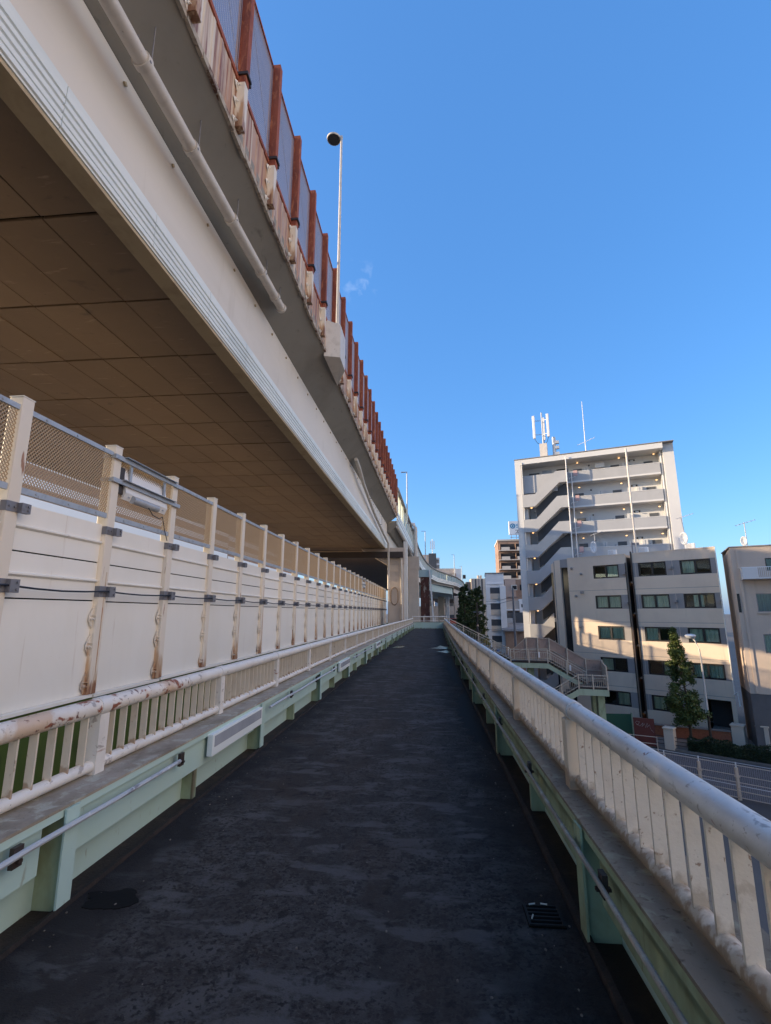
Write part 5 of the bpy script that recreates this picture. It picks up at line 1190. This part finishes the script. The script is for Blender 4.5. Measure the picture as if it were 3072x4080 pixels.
MB().box(14.6,17.2,46.3,46.38,G,G+1.9).build('panel', mat('green_mesh_sheet', (.03,.10,.06), .7), gf, world=True); MB().box(14.55,14.65,46.25,46.43,G,G+2).box(17.15,17.25,46.25,46.43,G,G+2).build('post', 'greend', gf, world=True)

# ------------------------------------------------------------------ distance: narrow white building, brown tower, others
wb = thing('narrow_white_building', 'narrow white four storey building with dark stacked openings', 'building', (11.1,98,0), radians(-6))
wx = 3.6
MB().box(.0,wx-.1,.3,9,G,9.1).build('wall', 'whitewall', wb)
MB().box(-.1,wx,.15,9.1,9.101,9.3).build('roof_edge', 'spandrel', wb)
MB().box(.05,wx-.15,.1,.298,7.0,7.18).build('string_course', 'whitewall', wb)
m = MB().box(0,.78,-.35,.297,G,6.6).box(2.65,3.75,-.35,.297,G,6.6); m.build('pier', 'whitewall', wb)
for i in range(4):
    z = 6.37-3.07*i
    MB().box(.785,2.645,.12,.298,z-1.15,z).build('opening', 'charcoal', wb)
    MB().box(.785,2.645,-.05,.119,z-2.15,z-1.16).build('balcony_front', 'conc', wb)
    MB().box(.785,2.645,-.08,.1,z-2.95,z-2.8).build('balcony_rail', 'whitewall', wb)
for i in range(3): MB().box(-.004,.2,1.2,3.5,4.6-3.0*i,6.2-3.0*i).build('side_window', 'carglass', wb)
fl = None
for i, (x, z) in enumerate(((9.2,-3.9),(10.1,-4.4),(11.7,-5.0))):
    lab = ['leftmost blue banner at the foot of the narrow white building','middle blue banner at the foot of the narrow white building','rightmost blue banner at the foot of the narrow white building'][i]
    if fl is None:
        fl = thing('banner_flag', lab, 'banner', (x,90,G), 0, 'blue banners on poles')
        MB().tube([(0,0,0),(0,0,5.4)], .04, 6).build('pole', 'white', fl); 
        vs = []; fs = []
        for j in range(12):
            zq = 2.0+j*.28; vs += [(.03,.04*sin(j),zq),(.38,.08*sin(j*.9),zq),(.72,.05*sin(j*1.3),zq)]
        for j in range(11): fs += [(3*j,3*j+1,3*j+4,3*j+3),(3*j+1,3*j+2,3*j+5,3*j+4)]
        c = MB().add(vs, fs).build('cloth', 'blue', fl); c.modifiers.new('s','SOLIDIFY').thickness = .02
    else: copy_tree(fl, None, (x,90+i,G+z+3.9), None, lab)
def slab_tower(name, x0, x1, y, d, zt, wallm, label, nf, fh, bandm, rz=0, cols=2):
    t = thing(name, label, 'apartment tower', (x0,y,0), rz); w = x1-x0
    MB().box(0,w,0,d,G,zt).build('wall', wallm, t); MB().box(-.2,w+.2,-.2,d+.2,zt,zt+.5).build('roof', bandm, t)
    for i in range(nf):
        z = zt-1.0-fh*i
        MB().box(.5,w-.05,-.06,-.002,z-1.7,z).build('recess', 'interior', t)
        MB().box(.1,w,-1.3,-.061,z-2.35,z-2.1).build('slab', bandm, t)
        cw = (w-.6)/cols
        for c in range(cols):
            MB().box(.9+c*cw,.5+(c+.62)*cw,-1.3,-1.15,z-2.1,z-1.15).build('balcony', 'paleband', t)
            window(t, .6+(c+.1)*cw, .6+(c+.5)*cw, z-1.6, z-.1, -.10, 'spandrel', 'none', .08) if False else None
        for c in range(cols+1): MB().box(.45+c*cw,.62+c*cw,-1.3,-.062,z-2.1,z).build('divider', wallm, t)
    return t
bt = slab_tower('brown_tower', 22.6, 33, 160, 16, 24.4, 'browntile', 'tall brown apartment tower with pale balcony bands under a roof sign', 8, 3.05, 'paleband', radians(-4), 2)
sg = thing('roof_sign', 'white roof sign with a blue ring logo and lettering above the brown tower', 'sign', (26.1,158,25.4))
MB().box(0,9,0,1.0,.8,5.2).build('board', 'signwhite', sg)
m = MB()
for x in (.6,2.2,3.8): m.box(x,x+.15,.3,.6,-.6,.8)
m.box(.2,5,.35,.5,-.1,.05).build('frame', 'galv', sg)
def txt(s_, x, z, size, m_, par, nm='lettering'):
    cu = bpy.data.curves.new(nm, 'FONT'); cu.body = s_; cu.size = size; cu.extrude = .02
    tmp = bpy.data.objects.new(nm, cu); COL.objects.link(tmp); bpy.context.view_layer.update()
    me = bpy.data.meshes.new_from_object(tmp.evaluated_get(bpy.context.evaluated_depsgraph_get())); bpy.data.objects.remove(tmp); bpy.data.curves.remove(cu)
    me.materials.clear(); me.materials.append(M[m_]); o = bpy.data.objects.new(nm, me); COL.objects.link(o)
    o.parent = par; o.location = (x,-.03,z); o.rotation_euler = (pi/2,0,0); return o
n = 24; ring = MB(); vs = []; fs = []
for i in range(n): a = 2*pi*i/n; vs += [(1.15+.85*cos(a),-.03,3.6+.85*sin(a)),(1.15+.5*cos(a),-.03,3.6+.5*sin(a))]
for i in range(n): j = (i+1)%n; fs.append((2*i,2*j,2*j+1,2*i+1))
ring.add(vs, fs); ring.ell((1.15,-.03,3.6),.32,.02,.32); ring.build('ring_logo', 'signblue', sg)
txt('STAR', 2.25, 2.95, 1.9, 'signblue', sg); txt('\u30b9\u30bf\u30fc', 1.6, 1.1, 1.7, 'signink', sg)
pk_ = thing('pink_building', 'pinkish building with bay windows below the brown tower', 'building', (18.9,125,0), radians(-8))
MB().box(0,2.6,0,10,G,9.8).build('wall', 'pink', pk_); MB().box(2.601,6.5,.8,10,G,9.7).build('wall', 'browntile', pk_)  # brown of the right wall holds the shade on that half
for z in (8.0,4.8): MB().box(1.5,2.9,-.5,-.003,z-1,z+.3).build('bay_window', 'paleband', pk_); MB().box(1.75,2.8,-.53,-.501,z-.8,z+.1).build('window', 'carglass', pk_); MB().box(3.6,4.3,.76,.799,z-1,z+.4).build('window', 'carglass', pk_)
MB().box(-.5,7.5,-3.5,-.6,G,4.9).build('lower_wing', 'pink', pk_); MB().box(-.6,7.6,-3.6,-.5,4.9,5.3).build('roof', 'browntile', pk_)
lw = thing('low_white_house', 'low pale house with a flat roof beyond the utility pole', 'house', (17.2,113,0), radians(-8))
MB().box(0,2.8,0,6,G,4.2).build('wall', 'beige', lw); MB().box(2.803,6,-.5,6,G,4.5).build('wall', 'whitewall', lw); MB().box(.2,2.6,-.03,-.003,.9,1.8).build('window', 'carglass', lw); MB().box(3.2,3.7,-.53,-.503,2.7,3.4).build('window', 'carglass', lw)
MB().box(-.2,2.8,-1,-.004,2.0,2.3).build('eave', 'whitewall', lw)
dh = thing('dark_house', 'dark grey house with a tiled roof low behind the utility pole', 'house', (14.8,100,0), radians(-10))
MB().box(0,5,0,6,G,1.6).build('wall', 'charcoal', dh); MB().box(.3,1.5,-.03,-.003,-.6,.5).build('window', 'lens', dh)
MB().prism([(-.5,-4,-1.9),(5.4,-4,-1.9),(5.4,-.2,-.6),(-.5,-.2,-.6)], (0,0,.2)).build('roof', 'spandrel', dh); MB().box(0,5,-3.4,-.003,G,-1.95).build('porch', 'browntile', dh)
def upole(x, y, z1, label, r=.16, m_='dgalv'):
    t = thing('utility_pole', label, 'utility pole', (x,y,G)); MB().tube([(0,0,0),(0,0,z1-G)], [r*1.2,r*.9], 10).build('pole', m_, t, smooth=True)
    MB().box(-.6,.6,-.05,.05,z1-G-1.4,z1-G-1.3).build('crossarm', 'dgalv', t)
    return t
upole(12.45,75,5.2,'grey utility pole between the narrow white building and the tower')
upole(14.6,72,2.0,'thin dark utility pole close against the tower', .09, 'dbrown')
upole(6.6,70,3.0,'thin brown utility pole in front of the dark trees', .12, 'bark')
m = MB()
for z, y in ((3.9,0),(3.4,0),(-1.2,1)): m.tube([(12.45,75,z),(11,85,z-.5),(10.9,97.5,z-.2)] if y == 0 else [(10.9,97.0,-1.6),(12.6,88,-1.4),(14.6,72,-.6)], .03, 5)
tag(m.build('overhead_wires', 'cable'), 'thin overhead wires running from the grey utility pole to the white building', 'wires')
sp_ = thing('sign_post', 'short white post at the street corner by the stairs', 'post', (9.4,62,G)); MB().tube([(0,0,0),(0,0,6.2)], .07, 8).build('pole', 'white', sp_); MB().ell((0,0,6.25),.12,.12,.12).build('cap', 'white', sp_)
dk = thing('dark_block', 'dark brown and beige block with a cell mast beyond the far highway', 'apartment building', (-3.2,260,0))
MB().box(0,3.2,0,14,G,31.8).build('wall', 'beige', dk); MB().box(3.203,7.2,-1,14,G,32.4).build('wall', 'charcoal', dk); MB().box(7.203,8.9,1,14,G,30).build('wall', 'spandrel', dk)
for i in range(4): MB().box(7.3,8.95,.0,.99,29.2-3*i,30.2-3*i).build('balcony', 'towerwhite', dk)
MB().tube([(5.3,2,32.4),(5.3,2,40.5)], .2, 8).build('mast', 'white', dk)
for x in (4.4,6.2,5.3): MB().box(x-.25,x+.25,1.6,1.9,35,39.5).build('panel', 'white', dk)
wf = thing('flat_white_building', 'wide pale building with a railed flat roof behind the far highway', 'building', (2.4,240,0))
MB().box(0,11,0,16,G,20.6).build('wall', 'whitewall', wf); MB().box(-.4,10.6,-.5,.0-.003,20.61,22.6).box(-.8,11,-1.3,-.51,20.0,20.6).build('roof_screen', 'pier', wf)
MB().box(10.2,13,-2,8,G,22.3).build('wing', 'towerwhite', wf); MB().box(.5,9,-.05,-.003,17,19.4).build('window_band', 'lens', wf)
for i in range(5): MB().box(10.0,10.5,-2.4,-2.003,8+2.6*i,9.6+2.6*i).build('balcony', 'browntile', wf)
gy = thing('grey_striped_tower', 'grey striped office block beyond the narrow white building', 'office building', (19.4,230,0))
MB().box(0,7,0,10,G,17.0).build('wall', 'conc', gy)
for i, x in enumerate((.3,1.7,3.1,4.6)): MB().box(x,x+.75,-.15,-.003,G,16.8).build('window_stripe', 'charcoal' if i % 2 else 'spandrel', gy)
for x in (3.2,4.4): MB().box(x,x+.8,2,4,17,18.6).build('roof_unit', 'conc', gy)
MB().box(-2.2,-.003,1,8,G,15.5).build('wing', 'charcoal', gy)
# city on the far side of the lower road, seen through the slit below the mesh, and a low skyline behind
def far_block(x, y, w, d, h, wallm, label, rz=0, fh=3.2, bandm='carglass'):
    t = thing('city_block', label, 'building', (x,y,0), rz)
    MB().box(0,w,0,d,G,h).build('wall', wallm, t); m = MB(); k = int((h-G)/fh)
    for i in range(1, k):
        m.box(w+.002,w+.06,.6,d-.6,G+i*fh,G+i*fh+1.5); m.box(.6,w-.6,-.06,-.002,G+i*fh,G+i*fh+1.5)
    m.build('window_band', bandm, t); MB().box(-.2,w+.2,-.2,d+.2,h,h+.3).build('roof', 'spandrel', t)
far_block(-62,-10,14,34,7.0,'towerwhite','white tiled office block across the lower road, nearest')
far_block(-64,30,16,30,6.0,'whitewall','pale grey office block across the lower road, farther along')
far_block(-70,66,20,40,7.5,'paleband','cream office block across the lower road, farthest')

def street_block(t0, w, d, h, wallm, label, bandm='carglass'):  # out-of-view blocks added to bounce warm sun onto shaded walls
    p = st(t0, 4.4, 0); t = thing('unseen_street_building', label, 'building', p, ST)
    MB().box(0,w,0,d,G,h).build('wall', wallm, t); MB().box(-.15,w+.15,-.15,d+.15,h,h+.25).build('roof', 'spandrel', t)
    k = int((h-G)/3.0)
    for i in range(k):
        m = MB()
        for j in range(int(w/3)): m.box(.8+j*3,2.6+j*3,-.05,-.002,G+1+i*3,G+2.3+i*3)
        m.build('window_row', bandm, t)
street_block(16, 11, 9, 13, 'pink', 'unseen pinkish block added down the street right of the beige house')
street_block(28, 13, 9, 17, 'paleband', 'unseen cream block added farther down the street on the right')
street_block(42, 14, 9, 12, 'beige', 'unseen beige block added far down the street on the right')
def side_block(x, y, w, l, h, wallm, label):  # unseen blocks added beside and behind the camera to reflect sunlight
    t = thing('unseen_side_building', label, 'building', (x,y,0), 0)
    MB().box(0,w,0,l,G,h).build('wall', wallm, t); MB().box(-.2,w+.2,-.2,l+.2,h,h+.25).build('roof', 'spandrel', t)
    for i in range(int((h-G)/3.0)):
        m = MB()
        for j in range(int(l/3.2)): m.box(-.05,-.002,.8+j*3.2,2.6+j*3.2,G+1+i*3,G+2.3+i*3)
        m.build('window_row', 'carglass', t)
side_block(27, -34, 12, 22, 15, 'paleband', 'unseen cream block added beside the footbridge behind the viewpoint')
side_block(26, -9, 12, 14, 11, 'pink', 'unseen pinkish block added beside the footbridge near the viewpoint')

far_block(-84,58,20,92,32,'browntile','tall brown tiled block far across the lower road', fh=3.4, bandm='signwhite')

far_block(-86,152,20,90,31,'browntile','second brown block far across the lower road beyond the first', fh=3.4, bandm='signwhite')


cone_tree('yellow_street_tree', (10.1, 9.9, G), 4.3, 1.5, 1.5, 'leafyellow', 'yellow leaved tree below the footbridge seen through the nearest street-side slats', 5000, .16, 61, power=.5, clumps=90)

for f in range(5):
    dz = -P_*f
    for x in ((-7.1,-3.4) if f % 2 == 0 else (-5.9,-2.3)):
        MB().box(TX(x)-.3,TX(x)+.3,YB-.35,YB-.003,b1b+dz+.2,b1b+dz+2.15).build('meter_closet', 'towerwhite', tw)
        MB().box(TX(x)-.04,TX(x)+.04,YB-.37,YB-.351,b1b+dz+.3,b1b+dz+2.05).build('closet_seam', 'lens', tw)
for x, z in ((-8.35,3.0),(-5.4,2.2),(-2.5,4.4),(-2.45,2.3),(-5.38,4.2),(-.15,2.25)):
    MB().box(x*K-.14,x*K+.14,-.2,-.006,Z(z)-.12,Z(z)+.12).build('vent_hood', 'spandrel', cb)
m = MB()
for x in (-4.62,-2.4): m.box(x*K-.012,x*K+.012,-.007,.01,Z(-4.9),RT-.5)
tag(m.build('form_joints', 'conc', cb), kind='stuff')
